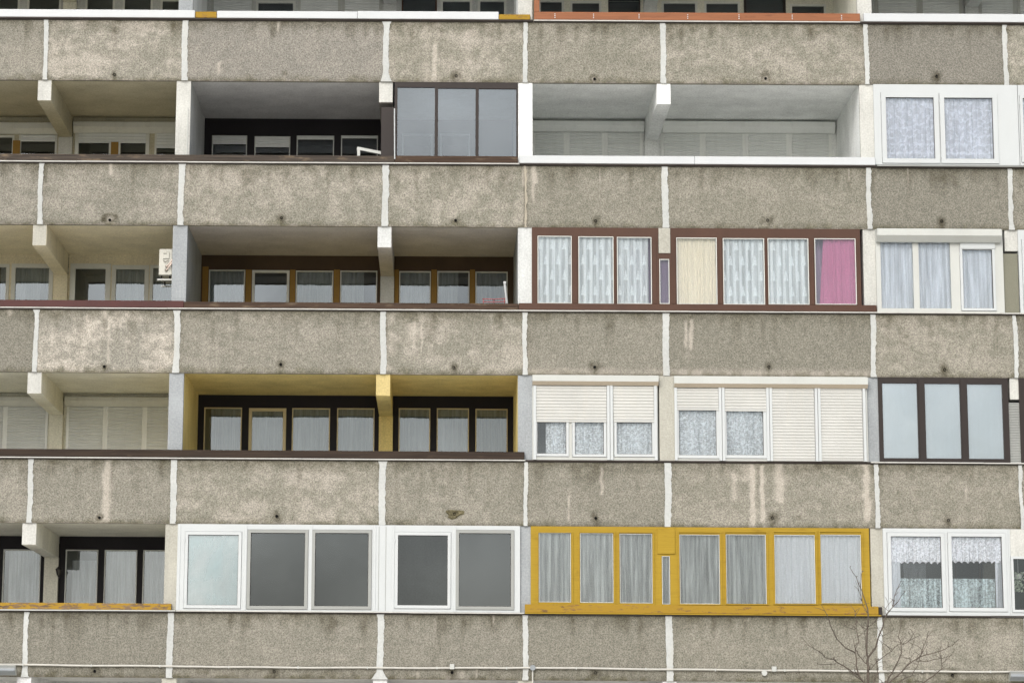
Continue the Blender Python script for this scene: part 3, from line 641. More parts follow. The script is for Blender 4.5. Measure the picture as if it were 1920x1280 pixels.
# ------------------------------------------------------------------ glazed-in balconies
def enclosure(L, x0, x1, panes, mat, glassm=gl_clear, sash=None, sashw=4, y0=.0, y1=.07, z0=None, z1=None, label=None, extra_holes=(), proud=.018, shut=()):
    ym = sum(p[2]+p[3] for p in panes)/2/len(panes)
    xa, xb = U(x0, ym)[0], U(x1, ym)[0]; za = ZT(L)+.0125 if z0 is None else z0; zb = zc(L)-.004 if z1 is None else z1
    R = []
    for p in panes: 
        q = Q(p[0], p[2], p[1], p[3], y0); R.append((q[0], q[1], max(q[2], za+.03), min(q[3], zb-.03), p[4] if len(p) > 4 else glassm, p[5] if len(p) > 5 else sash))
    holes = []
    for q in R:
        sw = sashw/97 if q[5] is not None else 0
        holes.append((q[0]-sw, q[1]+sw, q[2]-sw, q[3]+sw))
    for h in extra_holes: holes.append(Q(h[0], h[2], h[1], h[3], y0))
    fr = MB().lattice(xa, xb, za, zb, holes, y0, y1).build('balcony_glazing', mat, B)
    if label: fr['label'] = label
    for q, h in zip(R, holes):
        if q[5] is not None:
            hx0, hx1, hz0, hz1 = max(h[0], xa+.004), min(h[1], xb-.004), max(h[2], za+.004), min(h[3], zb-.004)
            sm_ = MB().lattice(hx0+.005, hx1-.005, hz0+.005, hz1-.005, [q[:4]], y0-proud, y1-.01)
            if q[5] is m_pvc:
                for t in (.10, .88): zz_ = hz0+(hz1-hz0)*t; sm_.box(hx0-.004, hx0+.012, y0-proud-.010, y0-proud-.0005, zz_-.035, zz_+.035)
            sm_.build('sash', q[5], fr, bevel=.004)
            if q[5] in (m_pvc, m_gfr):    # rubber seal round the glass
                MB().lattice(q[0]-.0005, q[1]+.0005, q[2]-.0005, q[3]+.0005, [(q[0]+.007, q[1]-.007, q[2]+.007, q[3]-.007)], y0+.012, y0+.026).build('glazing_seal', m_edge_shadow, fr)
        pane(q[0]-.003, q[1]+.003, q[2]-.003, q[3]+.003, y0+.03, q[4], fr)
    return fr
# level 1, narrow bay 3: dark brown frame, three large panes
e = enclosure(1, 741, 971, [(746,816,166,297),(822,892,168,297),(898,968,169,297)], m_dbrown, gl_sky, None, y0=.01, label='dark brown glazed balcony front of three tall panes')
MB().tube([(U(741,208)[0], -.075, U(741,208)[1]), (U(741.5,303)[0], -.075, U(741.5,302)[1])], .012, 8).build('white_pole', m_pvc, e)
r = Q(716,204,741,300,.10); MB().box(r[0], r[1], .08, .14, ZT(1), r[3]).build('side_board', m_dbrown, e)
# level 1, bay 6-7: white
e = enclosure(1, 1638, 1912, [(1661,1752,183,298),(1772,1864,183,298)], m_pvc, gl_clear, m_pvc, 9, y0=-.02, z0=ZT(1)+.03)
e7 = enclosure(1, 1913, 2200, [(1922,2010,183,298),(2030,2120,183,298)], m_pvc, gl_clear, m_pvc, 6, y0=-.02, z0=ZT(1)+.03)
# level 2, bays 4-5: brown
wl = m_pvcin
e = enclosure(2, 997, 1612, [(1009,1070,445,568),(1085,1148,446,569),(1157,1219,447,569),(1236,1252,488,569),(1268,1341,448,570),(1355,1430,449,570),(1439,1513,449,570),(1527,1602,449,570)], m_brown, gl_clear, wl, 1.6, y0=.0, proud=.004, extra_holes=[(1232.5,1255.5,440,476)], label='brown wooden balcony glazing of eight panes')
r = Q(1233,434,1255,476); MB().box(r[0]+.002, r[1]-.002, -.012, .03, r[2]+.002, zc(2)-.006).build('beam_end', pl['beige'], e)
for (a, b) in ((1219,1232),(1256,1267),(1071,1084),(1343,1354),(1514,1526),(1149,1156),(1431,1438)):
    r = Q(a,448,b,570); MB().box(r[0]+.03, r[1]-.03 if r[1]-r[0] > .09 else r[0]+.045, -.014, -.0005, ZT(2)+.15, r[3]-.02).build('mullion_strip', m_brown, e)
# level 2, bay 6: white with roller box in front
e = enclosure(2, 1641, 1882, [(1650,1711,453,578),(1722,1782,453,578),(1805,1862,468,578,gl_clear,m_pvc)], m_pvc2, gl_clear, None, 5, y0=-.03, z0=ZT(2)+.012, z1=zc(2)-.01)
r = Q(1643,429,1879,452,-.2); sbox(r[0], r[1], r[2], r[3], -.21, -.035, m_pvc2, e)
r = Q(1800,453,1866,466,-.05); MB().box(r[0], r[1], -.06, -.031, r[2], r[3]).build('shutter_rail', m_pvc, e)
MB().box(U(1882,520)[0], U(1911,520)[0], .02, .05, ZT(2)+.012, U(1897,475)[1]).build('green_panel', m_green, B)
e = enclosure(2, 1912, 2200, [(1925,2010,455,575),(2030,2120,455,575)], m_pvc, gl_clear, m_pvc, 6, y0=-.02)
# level 3, bay 4: white roller shutters half down
e = enclosure(3, 998, 1232, [(1007,1061,790,849),(1077,1131,790,850),(1155,1221,791,850)], m_pvc2, gl_clear, m_pvc, 5, y0=-.02, label='white balcony glazing with shutters half lowered')
r = Q(998,703,1233,721,-.1); sbox(r[0], r[1], r[2], r[3], -.13, -.022, m_pvc2, e, m_taupe)
for a, b in ((1002,1136),(1149,1224)):
    r = Q(a,723,b,787,-.05); slats(r[0], r[1], r[2], r[3], -.045, m_slat_c, e, .056)
for a in (1000, 1137, 1143, 1225):
    r = Q(a,722,a+5,858,-.05); MB().box(r[0], r[1], -.062, -.021, ZT(3)+.013, r[3]).build('guide_rail', m_pvc, e)
e = enclosure(3, 1263, 1625, [(1271,1341,768,852),(1360,1429,769,852)], m_pvc2, gl_clear, m_pvc, 6, y0=-.02, label='white balcony glazing with two shutters lowered fully')
r = Q(1262,706,1625,726,-.1); sbox(r[0], r[1], r[2], r[3], -.13, -.022, m_pvc2, e, m_taupe)
for a, b, c_, d_ in ((1265,1345,727,765),(1357,1434,727,767),(1446,1525,727,860),(1537,1615,727,860)):
    r = Q(a,c_,b,d_,-.05); slats(r[0], r[1], max(r[2], ZT(3)+.045), r[3], -.045, m_slat_c, e, .056)
for a in (1263, 1346, 1352, 1435, 1441, 1526, 1532, 1616.5):
    r = Q(a,726,a+5,860,-.05); MB().box(r[0], r[1], -.062, -.021, ZT(3)+.013, r[3]).build('guide_rail', m_pvc, e)
# level 3, bay 6: dark brown, pale blinds
e = enclosure(3, 1646, 1893, [(1654,1720,718,858),(1734,1801,719,859),(1815,1882,720,860)], m_dbrown, gl_half, None, 1.2, y0=.0, proud=.003, label='dark brown glazed balcony front with pale panes')
for a in (1722, 1802):
    r = Q(a,718,a+12,860); MB().box(r[0], r[1], -.02, -.0005, ZT(3)+.014, zc(3)-.03).build('mullion_strip', m_dbrown, e)
e = enclosure(3, 1914, 2200, [(1926,2010,720,860),(2030,2120,720,860)], m_dbrown, gl_half, None, y0=.0)
r = Q(1893,755,1914,862,.03); slats(r[0], r[1], ZT(3)+.045, r[3], .03, m_gfr, e, .03, 'venetian_blind')
# level 4, bays 2-3: white, insect screens
e = enclosure(4, 333, 975, [(353,448,1001,1133,gl_pale,m_pvc),(471,573,997,1134,gl_clear,m_gfr),(592,692,997,1134,gl_clear,m_gfr),(747,840,1001,1132,gl_dark,m_pvc),(861,958,997,1134,gl_clear,m_gfr)], m_pvc, gl_clear, m_pvc, 6, y0=-.02, label='white plastic balcony glazing of five wide windows')
for a, b in ((471,573),(592,692),(861,958)):
    r = Q(a,997,b,1134); MB().box(r[0]+.002, r[1]-.002, .045, .05, r[2]+.002, r[3]-.002).build('insect_screen', m_mesh, e)
for a in (711, 724): 
    r = Q(a,992,a+1,1136); MB().box(r[0], r[1], -.024, -.0205, ZT(4)+.03, zc(4)-.03).build('panel_groove', m_gfr, e)
for a in (333, 458, 581, 700, 735, 850):
    r = Q(a,990,a+6,1140); MB().box(r[0]+.01, r[1], -.028, -.0205, ZT(4)+.014, zc(4)-.006).build('frame_bead', m_pvc, e, bevel=.003)
# level 4, bays 4-5: yellow
e = enclosure(4, 995, 1630, [(1011,1069,997,1125),(1088,1148,998,1126),(1162,1221,999,1127),(1241,1254,1041,1129),(1274,1347,1001,1129),(1361,1434,1001,1130),(1452,1526,1002,1131),(1539,1613,1002,1131)], m_yellow, gl_clear, wl, 1.2, y0=.0, proud=.003, label='yellow painted wooden balcony glazing')
for p, q_ in ((1011,1069),(1088,1148),(1162,1221),(1274,1347),(1361,1434),(1452,1526),(1539,1613)):
    r = Q(p,998,q_,1128); d_ = .045
    MB().lattice(r[0]-d_, r[1]+d_, r[2]-d_+.01, r[3]+d_, [(r[0]-.018, r[1]+.018, r[2]-.018, r[3]+.018)], -.022, -.0005).build('sash', m_yellow, e, bevel=.003)
r = Q(1231,990,1264,1036); MB().box(r[0], r[1], -.022, -.0005, r[2], zc(4)-.006).build('yellow_block', m_yellow, e, bevel=.004)
# level 4, bay 6-7: white
e = enclosure(4, 1656, 1894, [(1671,1766,1005,1139),(1786,1882,1006,1140)], m_pvc, gl_clear, m_pvc, 7, y0=-.02, z0=ZT(4)-.012)
e7 = enclosure(4, 1895, 2200, [(1904,1990,1049,1145),(2010,2100,1010,1145)], m_pvc, gl_clear, m_pvc, 5, y0=-.015, z0=ZT(4)-.012)
r = Q(1896,994,1922,1045); MB().box(r[0], r[1]+.05, -.03, -.0155, r[2], zc(4)-.006).build('beam_end', pl['offw'], e7)

# ------------------------------------------------------------------ curtains and blinds (each hangs by itself)
f_net = fabric('grey_net', (232, 236, 244), (.52, 1))
f_netw = fabric('white_net', (206, 208, 212), (.85, 1))
f_leaf = fabric('leaf_lace', (242, 246, 248), (.66, .95), 'leaf')
f_lace = fabric('flower_lace', (238, 242, 246), (.6, .95), 'lace')
f_band = fabric('banded_lace', (238, 240, 250), (.74, .95), 'band')
f_lace2 = fabric('bright_flower_lace', (250, 250, 255), (.8, 1), 'lace')
f_cafe = fabric('gathered_lace', (226, 240, 244), (.2, 1), 'lace')
f_cream = fabric('cream_cloth', (244, 234, 214), (.93, 1))
f_pink = fabric('pink_cloth', (206, 132, 168), (.93, 1))
f_lil = fabric('lilac_cloth', (126, 106, 132), (.9, 1))
f_lil2 = fabric('lilac_sheer', (178, 158, 184), (.8, 1))
f_blind = fabric('pale_blind', (182, 187, 189), (.97, 1))
f_fold = fabric('grey_folded_net', (192, 196, 195), (.2, .92))
f_dim = fabric('dim_net', (168, 176, 174), (.45, .8))
f_back = fabric('recessed_net', (206, 212, 216), (.4, .85))
def curtain(x0, x1, y0, y1, mat, label, Y=.14, amp=.018, per=.11, name='curtain', slantl=0, slantr=0, scallop=0, cat=None, group=None, z1=None, z0=None):
    if group is None: group = ('curtains in the recessed windows' if Y > 2 else 'curtains and blinds of the upper right white glazing' if y1 < 320 else 'curtains of the second glazed row' if y1 < 600 else 'curtains and blinds of the third glazed row' if y1 < 900 else 'curtains of the yellow glazing' if x1 < 1640 else 'kitchen curtains at the lower right')
    Y = Y-.052 if Y < .18 else Y
    xa, xb, za, zb = Q(x0, y0, x1, y1, Y)
    if z1 is not None: zb = z1
    if z0 is not None: za = z0
    nx = max(6, int((xb-xa)/.012)); nz = 10 if not slantl and not slantr else 16
    ph = random.uniform(0, 6); m = MB(); xc = (xa+xb)/2
    prs = [random.uniform(.6, 1.5) for _ in range(8)]
    for j in range(nz+1):
        t = j/nz
        for i in range(nx+1):
            u = i/nx; x = xa+(xb-xa)*u
            x += slantl*(t)*(1-u)+slantr*t*u
            a = amp*(1.0-.35*t); q = x/per*2*math.pi
            y = Y+a*math.sin(q+1.3*math.sin(q*.31+ph)+.5*t)+a*.4*math.sin(q*2.3+ph)
            z = za+(zb-za)*t
            if scallop and j == 0: z += scallop*abs(math.sin(x*math.pi/.11))
            m.v.append((x-xc, y-Y, z-za))
    for j in range(nz):
        for i in range(nx): q = j*(nx+1)+i; m.f.append((q, q+1, q+nx+2, q+nx+1)); m.m.append(0)
    o = m.build(name, mat, None, smooth=True); o.location = (xc, Y, za)
    return tag(o, label, cat or name.replace('_', ' '), group)
ZZ = lambda L: ZT(L)-.1
curtain(1656,1756,175,300,f_band,'banded lace curtain in the left pane of the top right white glazing','0'and .10)
curtain(1767,1868,175,300,f_band,'banded lace curtain in the right pane of the top right white glazing',.10)
curtain(1914,2015,175,300,f_band,'lace curtain at the far right edge beside the white panel',.10)
curtain(1003,1076,440,572,f_leaf,'leaf patterned lace behind the leftmost pane of the brown glazing',.13)
curtain(1080,1152,440,572,f_leaf,'leaf patterned lace behind the second pane from left of the brown glazing',.13)
curtain(1153,1214,440,572,f_leaf,'leaf patterned lace with a pink tinge, left of the narrow lilac pane',.13)
curtain(1180,1224,440,572,f_lil,'lilac curtain edge showing behind the lace beside the narrow pane',.22, amp=.012)
curtain(1229,1258,480,572,f_lil,'lilac cloth filling the narrow pane under the beam end',.13, amp=.006)
curtain(1263,1345,440,572,f_cream,'cream curtain behind the fifth pane of the brown glazing',.13, per=.075)
curtain(1351,1434,440,572,f_leaf,'leaf patterned lace just right of the cream curtain',.13)
curtain(1435,1517,440,572,f_leaf,'leaf patterned lace just left of the pink curtain',.13)
curtain(1533,1606,440,572,f_pink,'bright pink curtain in the rightmost pane of the brown glazing',.13, slantl=.10, per=.13)
curtain(1523,1606,440,572,f_lil2,'lilac sheer hanging behind the bright pink curtain',.24, amp=.01)
curtain(1646,1716,450,580,f_net,'grey net curtain in the left pane under the roller shutter box',.10, amp=.012, per=.05)
curtain(1718,1786,450,580,f_net,'grey net curtain in the middle pane under the roller shutter box',.10, amp=.012, per=.05)
curtain(1798,1868,462,580,f_net,'grey net curtain in the shorter right pane under the roller shutter box',.10, amp=.012, per=.05)
curtain(1023,1068,785,854,f_lace,'lace curtain in the left pane below the half lowered cream shutters',.10)
curtain(1071,1136,785,854,f_lace,'lace curtain in the middle pane below the half lowered cream shutters',.10)
curtain(1149,1226,785,854,f_lace,'lace curtain in the right pane below the half lowered cream shutters',.10)
curtain(1266,1346,763,856,f_lace,'white lace curtain under the shutter just right of the concrete post',.10)
curtain(1355,1434,763,856,f_lace,'white lace curtain just left of the two closed cream shutters',.10)
for a, b, t in ((1650,1724,'left'), (1730,1804,'middle'), (1811,1886,'right')):
    curtain(a, b, 714, 862, f_blind, 'pale flat blind behind the %s pane of the dark brown glazing' % t, .12, amp=.002, per=.6, name='window_blind')
curtain(1920,2020,714,862,f_blind,'pale blind at the far right edge behind a brown frame',.12, amp=.002, per=.6, name='window_blind')
for a, b, t in ((1005,1075,'first'), (1083,1153,'second'), (1158,1226,'third')):
    curtain(a, b, 992, 1132, f_fold, 'grey net curtain in the %s pane from left of the yellow glazing' % t, .12)
curtain(1235,1260,1036,1134,f_fold,'grey net curtain in the narrow slit under the yellow block',.12)
curtain(1269,1352,994,1134,f_fold,'grey net curtain in the pane just right of the yellow block',.12)
curtain(1356,1439,994,1134,f_fold,'grey net curtain with a bright fold left of the white pair',.12)
curtain(1446,1531,994,1136,f_netw,'bright white curtain in the second pane from right of the yellow glazing',.12, amp=.012)
curtain(1534,1618,994,1136,f_netw,'bright white curtain in the rightmost pane of the yellow glazing',.12, amp=.012)
curtain(1666,1770,998,1057,f_lace2,'ruffled lace valance in the left kitchen window behind the bare tree',.10, name='valance', scallop=.045, amp=.03, per=.10, cat='curtain')
curtain(1782,1886,998,1057,f_lace2,'ruffled lace valance in the right kitchen window near the picture edge',.10, name='valance', scallop=.045, amp=.03, per=.10, cat='curtain')
curtain(1688,1770,1084,1145,f_cafe,'gathered half curtain in the left kitchen window behind the bare tree',.11, per=.05, name='cafe_curtain', cat='curtain')
curtain(1782,1868,1085,1145,f_cafe,'gathered half curtain in the right kitchen window near the picture edge',.11, per=.05, name='cafe_curtain', cat='curtain')
curtain(1668,1688,998,1145,f_net,'narrow pale side curtain at the left of the kitchen window',.14, amp=.008, name='side_curtain', cat='curtain')
curtain(1868,1886,998,1145,f_net,'narrow pale side curtain at the right of the kitchen window',.14, amp=.008, name='side_curtain', cat='curtain')
YB = DEEP+.10
def bc(x0, x1, L, ytop, mat, label, **k): curtain(x0, x1, ytop, ytop+60, mat, label, YB, z0=ZT(L)-.16, **k)
bc(0,100,2,497,f_dim,'dim curtain in the recessed window left of the cream beam')
bc(215,350,2,499,f_dim,'dim curtain in the recessed windows behind the air conditioner')
bc(396,460,2,508,f_dim,'dim net curtain in the first brown walled window from the left')
bc(559,625,2,508,f_dim,'cream net in the third brown walled window from the left')
bc(642,684,2,508,f_dim,'half drawn net in the brown walled window left of the grey beam')
bc(752,807,2,508,f_dim,'dim net in the brown walled window just right of the grey beam')
bc(823,860,2,508,f_dim,'half drawn net in the middle window right of the grey beam')
bc(893,950,2,508,f_dim,'dim net in the brown walled window above the pink tray')
for a, b, t in ((398,455,'first window from left under the yellow ceiling'), (472,537,'thicker framed window under the yellow ceiling'), (552,620,'third window from left under the yellow ceiling'), (636,703,'window just left of the yellow beam'),
                (750,807,'window just right of the yellow beam'), (822,879,'middle window right of the yellow beam'), (893,951,'rightmost window under the yellow ceiling')):
    bc(a, b, 3, 764, f_dim, 'net curtain in the '+t)
bc(14,74,4,1030,f_back,'net curtain in the black walled window left of the lantern'); bc(134,183,4,1050,f_back,'net curtain in the black walled window just right of the lantern')
bc(198,256,4,1030,f_back,'net curtain in the second black walled window right of the lantern'); bc(272,345,4,1030,f_back,'net curtain in the black walled window beside the stained dividing wall')

# ------------------------------------------------------------------ things on the facade
# air conditioner hung on the dividing wall
r = Q(300,467,325,516,.35)
ac = empty('air_conditioner', ((r[0]+r[1])/2, .35, r[2])); tag(ac, 'off white air conditioner outdoor unit hung beside the grey dividing wall', 'air conditioner')
local(MB().box(r[0], r[1], .35, 1.15, r[2], r[3]).build('casing', m_ac, bevel=.012), ac)
cx, cz = (r[0]+r[1])/2, (r[2]+r[3])/2; w_, h_ = r[1]-r[0], r[3]-r[2]
m = MB(); m.box(cx-.05, cx+.07, .332, .3495, cz+.06, cz+.19); local(m.build('valve_cover', m_ac, bevel=.006), ac)
m = MB(); m.box(cx-.04, cx+.02, .325, .332, cz+.155, cz+.165); m.tube([(cx-.04, .33, cz+.03), (cx, .31, cz-.01), (cx+.06, .33, cz+.03)], .007, 6)
m.box(cx+.0, cx+.045, .325, .349, cz-.11, cz-.07); m.box(cx-.01, cx+.035, .325, .349, cz-.18, cz-.14); local(m.build('valve', m_acd), ac)
m = MB()
for k in range(2):
    m.tube([(cx+.02, .33, cz-.09-.07*k), (cx+.08, .30, cz-.04-.05*k), (r[1]+.05, .30, cz+.10-.06*k), (J[2]-.13, .31, cz+.20-.05*k)], .011, 8)
local(m.build('refrigerant_pipe', paint('white_insulated_pipe', (216, 196, 184), .6, .05, .05)), ac)
m = MB(); zb_ = r[2]-.06
for y in (.42, 1.05):
    m.box(r[0]-.03, J[2]-.137, y-.018, y+.018, zb_-.03, zb_); m.box(J[2]-.175, J[2]-.137, y-.018, y+.018, zb_-.32, zb_+.0)
local(m.build('bracket', m_pvc2), ac)
m = MB()
for y in (.45, 1.0): m.box(r[0]+.03, r[0]+.06, y-.02, y+.02, zb_, r[2]); m.box(r[1]-.06, r[1]-.03, y-.02, y+.02, zb_, r[2])
local(m.build('rubber_foot', m_iron), ac)
m = MB()
for k in range(9): m.box(r[0]-.006, r[0]-.0005, .45, .95, r[2]+.06+k*.05, r[2]+.075+k*.05)
local(m.build('fan_grille', m_acd), ac)
# wall lantern
lx, lz = U(109, 1070, 2.45); lan = empty('wall_lantern', (lx, 2.45, lz-.13)); tag(lan, 'small black iron lantern on the cream wall post', 'lantern')
def lathe(m, prof, cx, cy, n=6):
    b_ = len(m.v)
    for rr, z in prof:
        for k in range(n): m.v.append((cx+rr*math.cos(2*math.pi*k/n), cy+rr*math.sin(2*math.pi*k/n), z))
    for i in range(len(prof)-1):
        for k in range(n): q = b_+i*n; m.f.append((q+k, q+(k+1) % n, q+n+(k+1) % n, q+n+k)); m.m.append(0)
    return m
local(lathe(MB(), [(.005, lz-.12), (.025, lz-.10), (.03, lz-.085), (.002, lz-.085)], lx, 2.45).build('base', m_iron), lan)
local(lathe(MB(), [(.032, lz-.083), (.052, lz+.02)], lx, 2.45).build('glass_shade', paint('smoky_glass', (74, 70, 62), .2, .1, .1)), lan)
m = MB()
for k in range(6):
    a = 2*math.pi*k/6; m.tube([(lx+.034*math.cos(a), 2.45+.034*math.sin(a), lz-.085), (lx+.055*math.cos(a), 2.45+.055*math.sin(a), lz+.02)], .005, 5)
local(m.build('cage', m_iron), lan)
local(lathe(MB(), [(.07, lz+.02), (.066, lz+.03), (.03, lz+.07), (.012, lz+.085), (.015, lz+.10), (.001, lz+.115)], lx, 2.45).build('cap', m_iron), lan)
local(MB().tube([(lx, 2.45, lz-.11), (lx+.0, 2.55, lz-.13), (lx-.01, 2.68, lz-.08)], .010, 6).build('arm', m_iron), lan)
# white frame lying tilted behind the weathered rail
p = [U(a, b, .25) for a, b in ((672,280),(734,292),(732,300),(672,300))]
m = MB(); th = .045
def bar(m, a, b, wd, y0, y1):
    a, b = Vector((a[0], 0, a[1])), Vector((b[0], 0, b[1])); n = (b-a).normalized(); u = Vector((-n.z, 0, n.x))*wd/2
    q = [a-u, b-u, b+u, a+u]; i = len(m.v)
    m.v += [(v.x, y0, v.z) for v in q]+[(v.x, y1, v.z) for v in q]
    for f in ((0,1,2,3), (7,6,5,4), (0,4,5,1), (1,5,6,2), (2,6,7,3), (3,7,4,0)): m.f.append(tuple(i+k for k in f)); m.m.append(0)
bar(m, U(671,280,.25), U(734,292.5,.25), .055, .23, .29); bar(m, U(674,280,.25), U(674,306,.25), .055, .232, .288); bar(m, U(731,293,.25), U(731,306,.25), .05, .232, .288); bar(m, U(671,304,.25), U(734,305,.25), .05, .234, .286)
o = m.build('window_frame', m_pvc2); tag(o, 'loose white frame lying tilted behind the weathered wooden rail', 'frame')
# stick and pink tray
a, b = U(946,530,.35), U(951.5,575,.35)
m = MB(); m.tube([(a[0], .35, a[1]), (b[0], .40, b[1])], .022, 8); m.tube([(a[0]-.02, .35, a[1]-.01), (a[0]+.03, .35, a[1]-.01)], .027, 8)
tag(m.build('stick', m_pvc), 'white stick leaning in the corner behind the worn brown rail', 'stick')
r = Q(905,559,948,575,.25); tr_ = MB()
for k in range(3): z = r[3]-.01-k*.055; tr_.tube([(r[0], .25, z-.01), ((r[0]+r[1])/2, .24, z-.018), (r[1], .25, z)], .009, 6)
for x in (r[0]+.02, r[1]-.02, (r[0]+r[1])/2): tr_.tube([(x, .262, r[3]-.02), (x, .262, r[2])], .008, 6)
tag(tr_.build('plastic_rack', m_pink), 'pink slatted plastic rack beside the leaning white stick', 'rack')
# serrated white strip beside the first dividing wall
a, b = U(353,203), U(351.5,300)
m = MB(); m.box(b[0]-.008, b[0]+.006, .012, .028, ZT(1)+.02, a[1])
zz = a[1]
while zz > ZT(1)+.2: m.quad((b[0]+.006, .02, zz), (b[0]+.03, .02, zz-.05), (b[0]+.006, .02, zz-.05), (b[0]+.006, .02, zz-.04)); zz -= .06
m.build('bird_guard', m_pvc2, B)
# surface conduit along the lowest parapets
def cy_(px): return 1248.5+ (0 if px < 400 else 0)+max(0, (px-980))*.0145+(1 if 400 < px < 980 else 0)
con = empty('conduit', (0, -.03, U(960, 1250)[1])); tag(con, 'thin cream white conduit running along the lowest row of concrete panels', 'conduit')
pts = [(U(px, cy_(px))[0], -.03, U(px, cy_(px))[1]+.004*math.sin(px*.03)) for px in range(-250, 2300, 30)]
local(MB().tube(pts, .0185, 8).build('pipe', m_pipe, smooth=True), con)
for px in (848, 1450):
    x, z = U(px, cy_(px)-2); local(MB().box(x-.042, x+.042, -.075, .0, z-.042, z+.05).build('junction_box', m_pvc2, bevel=.006), con)
x, z = U(998.5, 1249); local(MB().tube([(x, -.07, z), (x, .0, z)], .05, 14).build('junction_box', m_grey), con)
x, z = U(998.5, 1249); local(MB().tube([(x, -.028, z-.03), (x, -.028, z-.33), (x, .02, z-.38)], .014, 8).build('branch_pipe', m_pipe), con)
x, z = U(1432, 1260); local(MB().tube([(x, -.05, z), (x, .0, z)], .05, 14).build('junction_box', m_pvc2), con)
for px in range(40, 1900, 130):
    x, z = U(px, cy_(px)); local(MB().box(x-.010, x+.010, -.053, .0, z-.023, z+.023).build('clip', m_pvc2), con)
def flood(px, py, label, s_=1):
    x, z = U(px, py); o = empty('floodlight', (x, -.1, z)); tag(o, label, 'floodlight')
    R = Matrix.Rotation(math.radians(-28), 3, 'X')
    local(MB().obox((x, -.16, z-.03), R, .34, .16, .10).build('housing', m_grey, bevel=.01), o)
    m = MB()
    for k in range(5): m.obox((x, -.16, z-.07+k*.022), R, .36, .17, .006)
    local(m.build('cooling_fin', m_pvc2), o)
    m = MB(); m.tube([(x-.16*s_, -.16, z-.02), (x-.10*s_, -.05, z+.05), (x-.05*s_, .0, z+.05)], .012, 6); m.tube([(x+.1*s_, -.16, z-.02), (x+.02*s_, -.05, z+.05), (x, .0, z+.05)], .012, 6)
    local(m.build('bracket', m_iron), o)
flood(10, 1257, 'grey floodlight fixed under the conduit at the lower left corner')
flood(1912, 1268, 'grey floodlight fixed under the conduit at the lower right corner', -1)
# hanging plant in the far right window
x, z = U(1912, 1080, .2); hp = empty('hanging_plant', (x, .2, z)); tag(hp, 'pale hanging plant on a cord inside the window at the right edge', 'plant')
local(MB().tube([(x, .2, z+.33), (x, .2, z+.05)], .004, 5).build('cord', m_pvc), hp)
m = MB(); m = lathe(m, [(.02, z-.08), (.06, z-.06), (.075, z+.02), (.07, z+.02)], x, .2, 10); local(m.build('pot', m_pvc2), hp)
m = MB()
for k in range(120):
    a = random.uniform(0, 6.28); rr = random.uniform(.03, .15); zz = z+.05-random.uniform(0, 1)**1.3*.34; c_ = Vector((x+rr*math.cos(a)*.8, .2+rr*math.sin(a)*.7, zz))
    u = Vector((random.uniform(-1, 1), random.uniform(-1, 1), random.uniform(-1, .4))).normalized()*.035; v = u.cross(Vector((random.random(), random.random(), random.random()))).normalized()*.017
    m.quad(tuple(c_-u), tuple(c_+v), tuple(c_+u), tuple(c_-v))
local(m.build('foliage', m_leafp), hp)

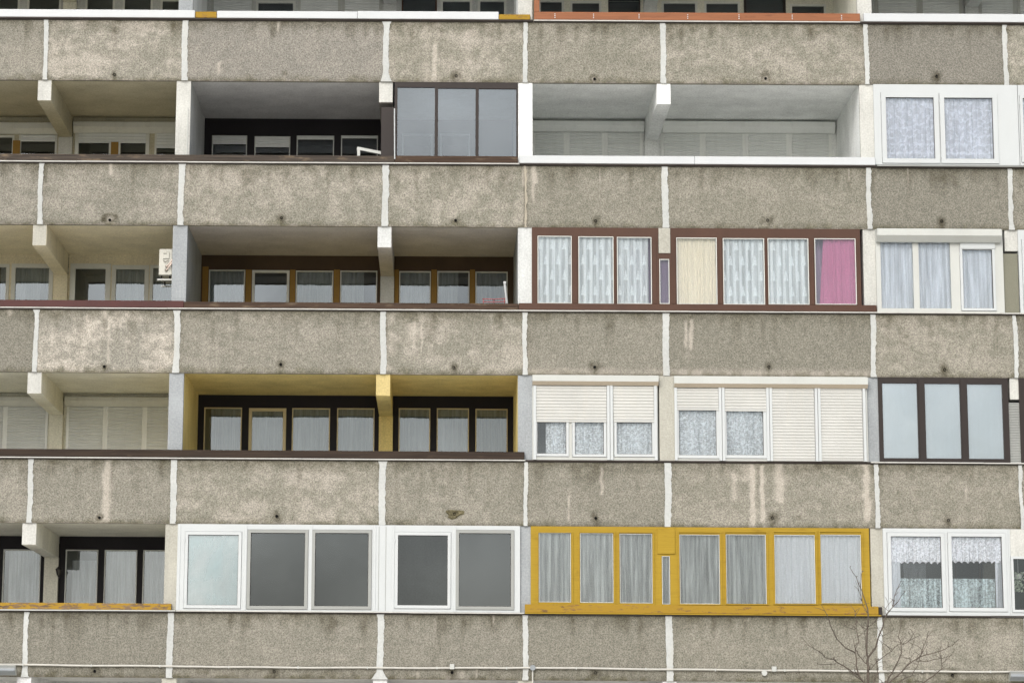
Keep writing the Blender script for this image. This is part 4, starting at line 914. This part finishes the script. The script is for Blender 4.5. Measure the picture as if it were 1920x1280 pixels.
# ------------------------------------------------------------------ bare tree in front
TY = -3.5
tx, tz = U(1627, 1300, TY); tree = empty('tree', (tx, TY, 0)); tag(tree, 'small bare leafless tree standing in front of the lower right balconies', 'tree')
Z4 = 4.924
def P_(X, Y_): return (1480+X/Z4, 1020+Y_/Z4)
BR = [
 ([(725,1420),(725,1280),(725,1160),(722,1110),(722,1040),(710,1000),(712,900),(718,780),(722,640),(700,540),(660,420),(610,300),(550,210)], 3.2, .5, 0),
 ([(722,1050),(790,960),(815,870),(860,760),(890,660),(950,580),(965,480),(1025,345)], 2.0, .5, .3), ([(950,580),(1000,530),(1060,440)], 1.0, .4, .6), ([(890,660),(880,600),(945,515)], .8, .4, .5),
 ([(725,1380),(690,1280),(640,1210),(615,1120),(605,1000),(600,940),(640,910)], 2.2, .7, -.2), ([(605,1000),(520,960),(430,870),(370,740),(345,660),(290,560)], 1.5, .5, -.4),
 ([(600,950),(640,1030),(700,1100),(722,1110)], .9, 1.0, 0), ([(640,910),(612,780),(615,700),(600,620),(560,560)], 1.0, .4, .2), ([(722,640),(670,560),(640,440),(600,330)], .8, .3, .3),
 ([(640,1210),(560,1165),(430,1085),(400,1060),(320,1040),(270,990),(180,935),(100,850)], 1.5, .4, -.6), ([(430,1100),(330,1105),(250,1103)], .7, .4, -.5), ([(690,1270),(580,1195),(540,1165)], .9, .5, -.3),
 ([(780,1400),(900,1280),(950,1190),(1010,1070),(1040,1000),(1030,910),(1005,860),(1030,710)], 1.9, .5, .4), ([(1040,930),(1110,890),(1205,845)], .9, .4, .5),
 ([(740,1340),(780,1280),(812,1200),(805,1100),(790,1070)], 1.3, .8, .2), ([(805,1085),(860,1045),(940,990),(1000,930),(1060,910)], 1.0, .5, .3), ([(735,1160),(780,1120),(800,1090)], .8, .6, .1),
 ([(790,1410),(920,1280),(1040,1180),(1130,1090),(1215,1030),(1245,940),(1285,800)], 1.9, .5, -.3), ([(1215,1040),(1330,1010),(1450,970),(1510,940),(1560,895)], 1.0, .4, -.5), ([(1170,1082),(1280,1085),(1400,1060),(1520,1025)], .9, .4, -.6),
 ([(900,1400),(1040,1260),(1130,1220),(1190,1120),(1230,1000),(1275,910)], 1.3, .4, .6), ([(980,1420),(1250,1280),(1340,1220),(1410,1160),(1412,1110),(1480,1050),(1530,980)], 1.5, .4, .1),
 ([(1412,1110),(1400,1000),(1395,960)], .7, .4, .2), ([(1410,1160),(1490,1150)], .7, .4, 0), ([(1040,1040),(1110,1055),(1125,1090)], .7, .5, .2), ([(860,930),(880,1000)], .6, .4, .2), ([(720,790),(640,740),(612,700)], .7, .4, .1),
 ([(715,760),(780,720),(840,660)], .7, .3, -.2), ([(722,780),(900,765)], .5, .3, -.1), ([(600,790),(540,770),(470,735)], .6, .3, -.2), ([(850,900),(940,970)], .6, .5, .2), ([(430,870),(400,760)], .5, .3, -.3),
 ([(820,830),(860,850),(950,800)], .6, .3, .4), ([(660,730),(690,800),(700,960)], .6, .6, .1), ([(1130,1220),(1250,1190)], .5, .3, .5), ([(100,1240),(60,1190)], .4, .3, -.4),
 ([(1110,1000),(1140,930),(1160,880)], .5, .3, .4), ([(660,520),(655,300),(662,250)], .7, .3, .1), ([(780,1200),(850,1260),(880,1300)], .7, .6, .1)]
crown = MB(); tz0 = []
for pts_, r0_, r1_, dy in BR:
    n = len(pts_); P3 = []; R3 = []
    for i, (X, Yp) in enumerate(pts_):
        t = i/(n-1); yy = TY+dy*t*1.2; x, z = U(*P_(X, Yp), yy)
        if i and n > 2:
            x0_, y0_, z0_ = P3[-1]; P3.append(((x+x0_)/2+random.uniform(-.012, .012), (yy+y0_)/2, (z+z0_)/2+random.uniform(-.012, .012))); R3.append((r0_+(r1_-r0_)*(t-.5/(n-1)))/97*.82)
        P3.append((x, yy, z)); R3.append((r0_+(r1_-r0_)*t)/97*.68)
    crown.tube(P3, R3, 6)
    for q in range(len(P3)-1):
        if random.random() < .55 and r0_ < 3:
            a = Vector(P3[q]); L_ = random.uniform(.06, .2); u = Vector((random.uniform(-1, 1), random.uniform(-.6, .6), random.uniform(.1, 1))).normalized()
            crown.tube([a, a+u*L_*.5+Vector((random.uniform(-.01, .01), 0, .01)), a+u*L_], [.0045, .0038, .003], 5)
        if random.random() < .35: a = Vector(P3[q+1]); crown.tube([a, a+Vector((random.uniform(-.02, .02), 0, .02))], [.008, .006], 5)
local(crown.build('crown', m_bark, smooth=True), tree)
xb_, zb2 = U(*P_(725, 1400), TY)
local(MB().tube([(tx-.1, TY+.1, -.05), (tx-.08, TY+.08, .4), (tx-.03, TY+.03, 1.2), (xb_, TY, zb2)], [.11, .085, .065, .038], 12).build('trunk', m_bark, smooth=True), tree)
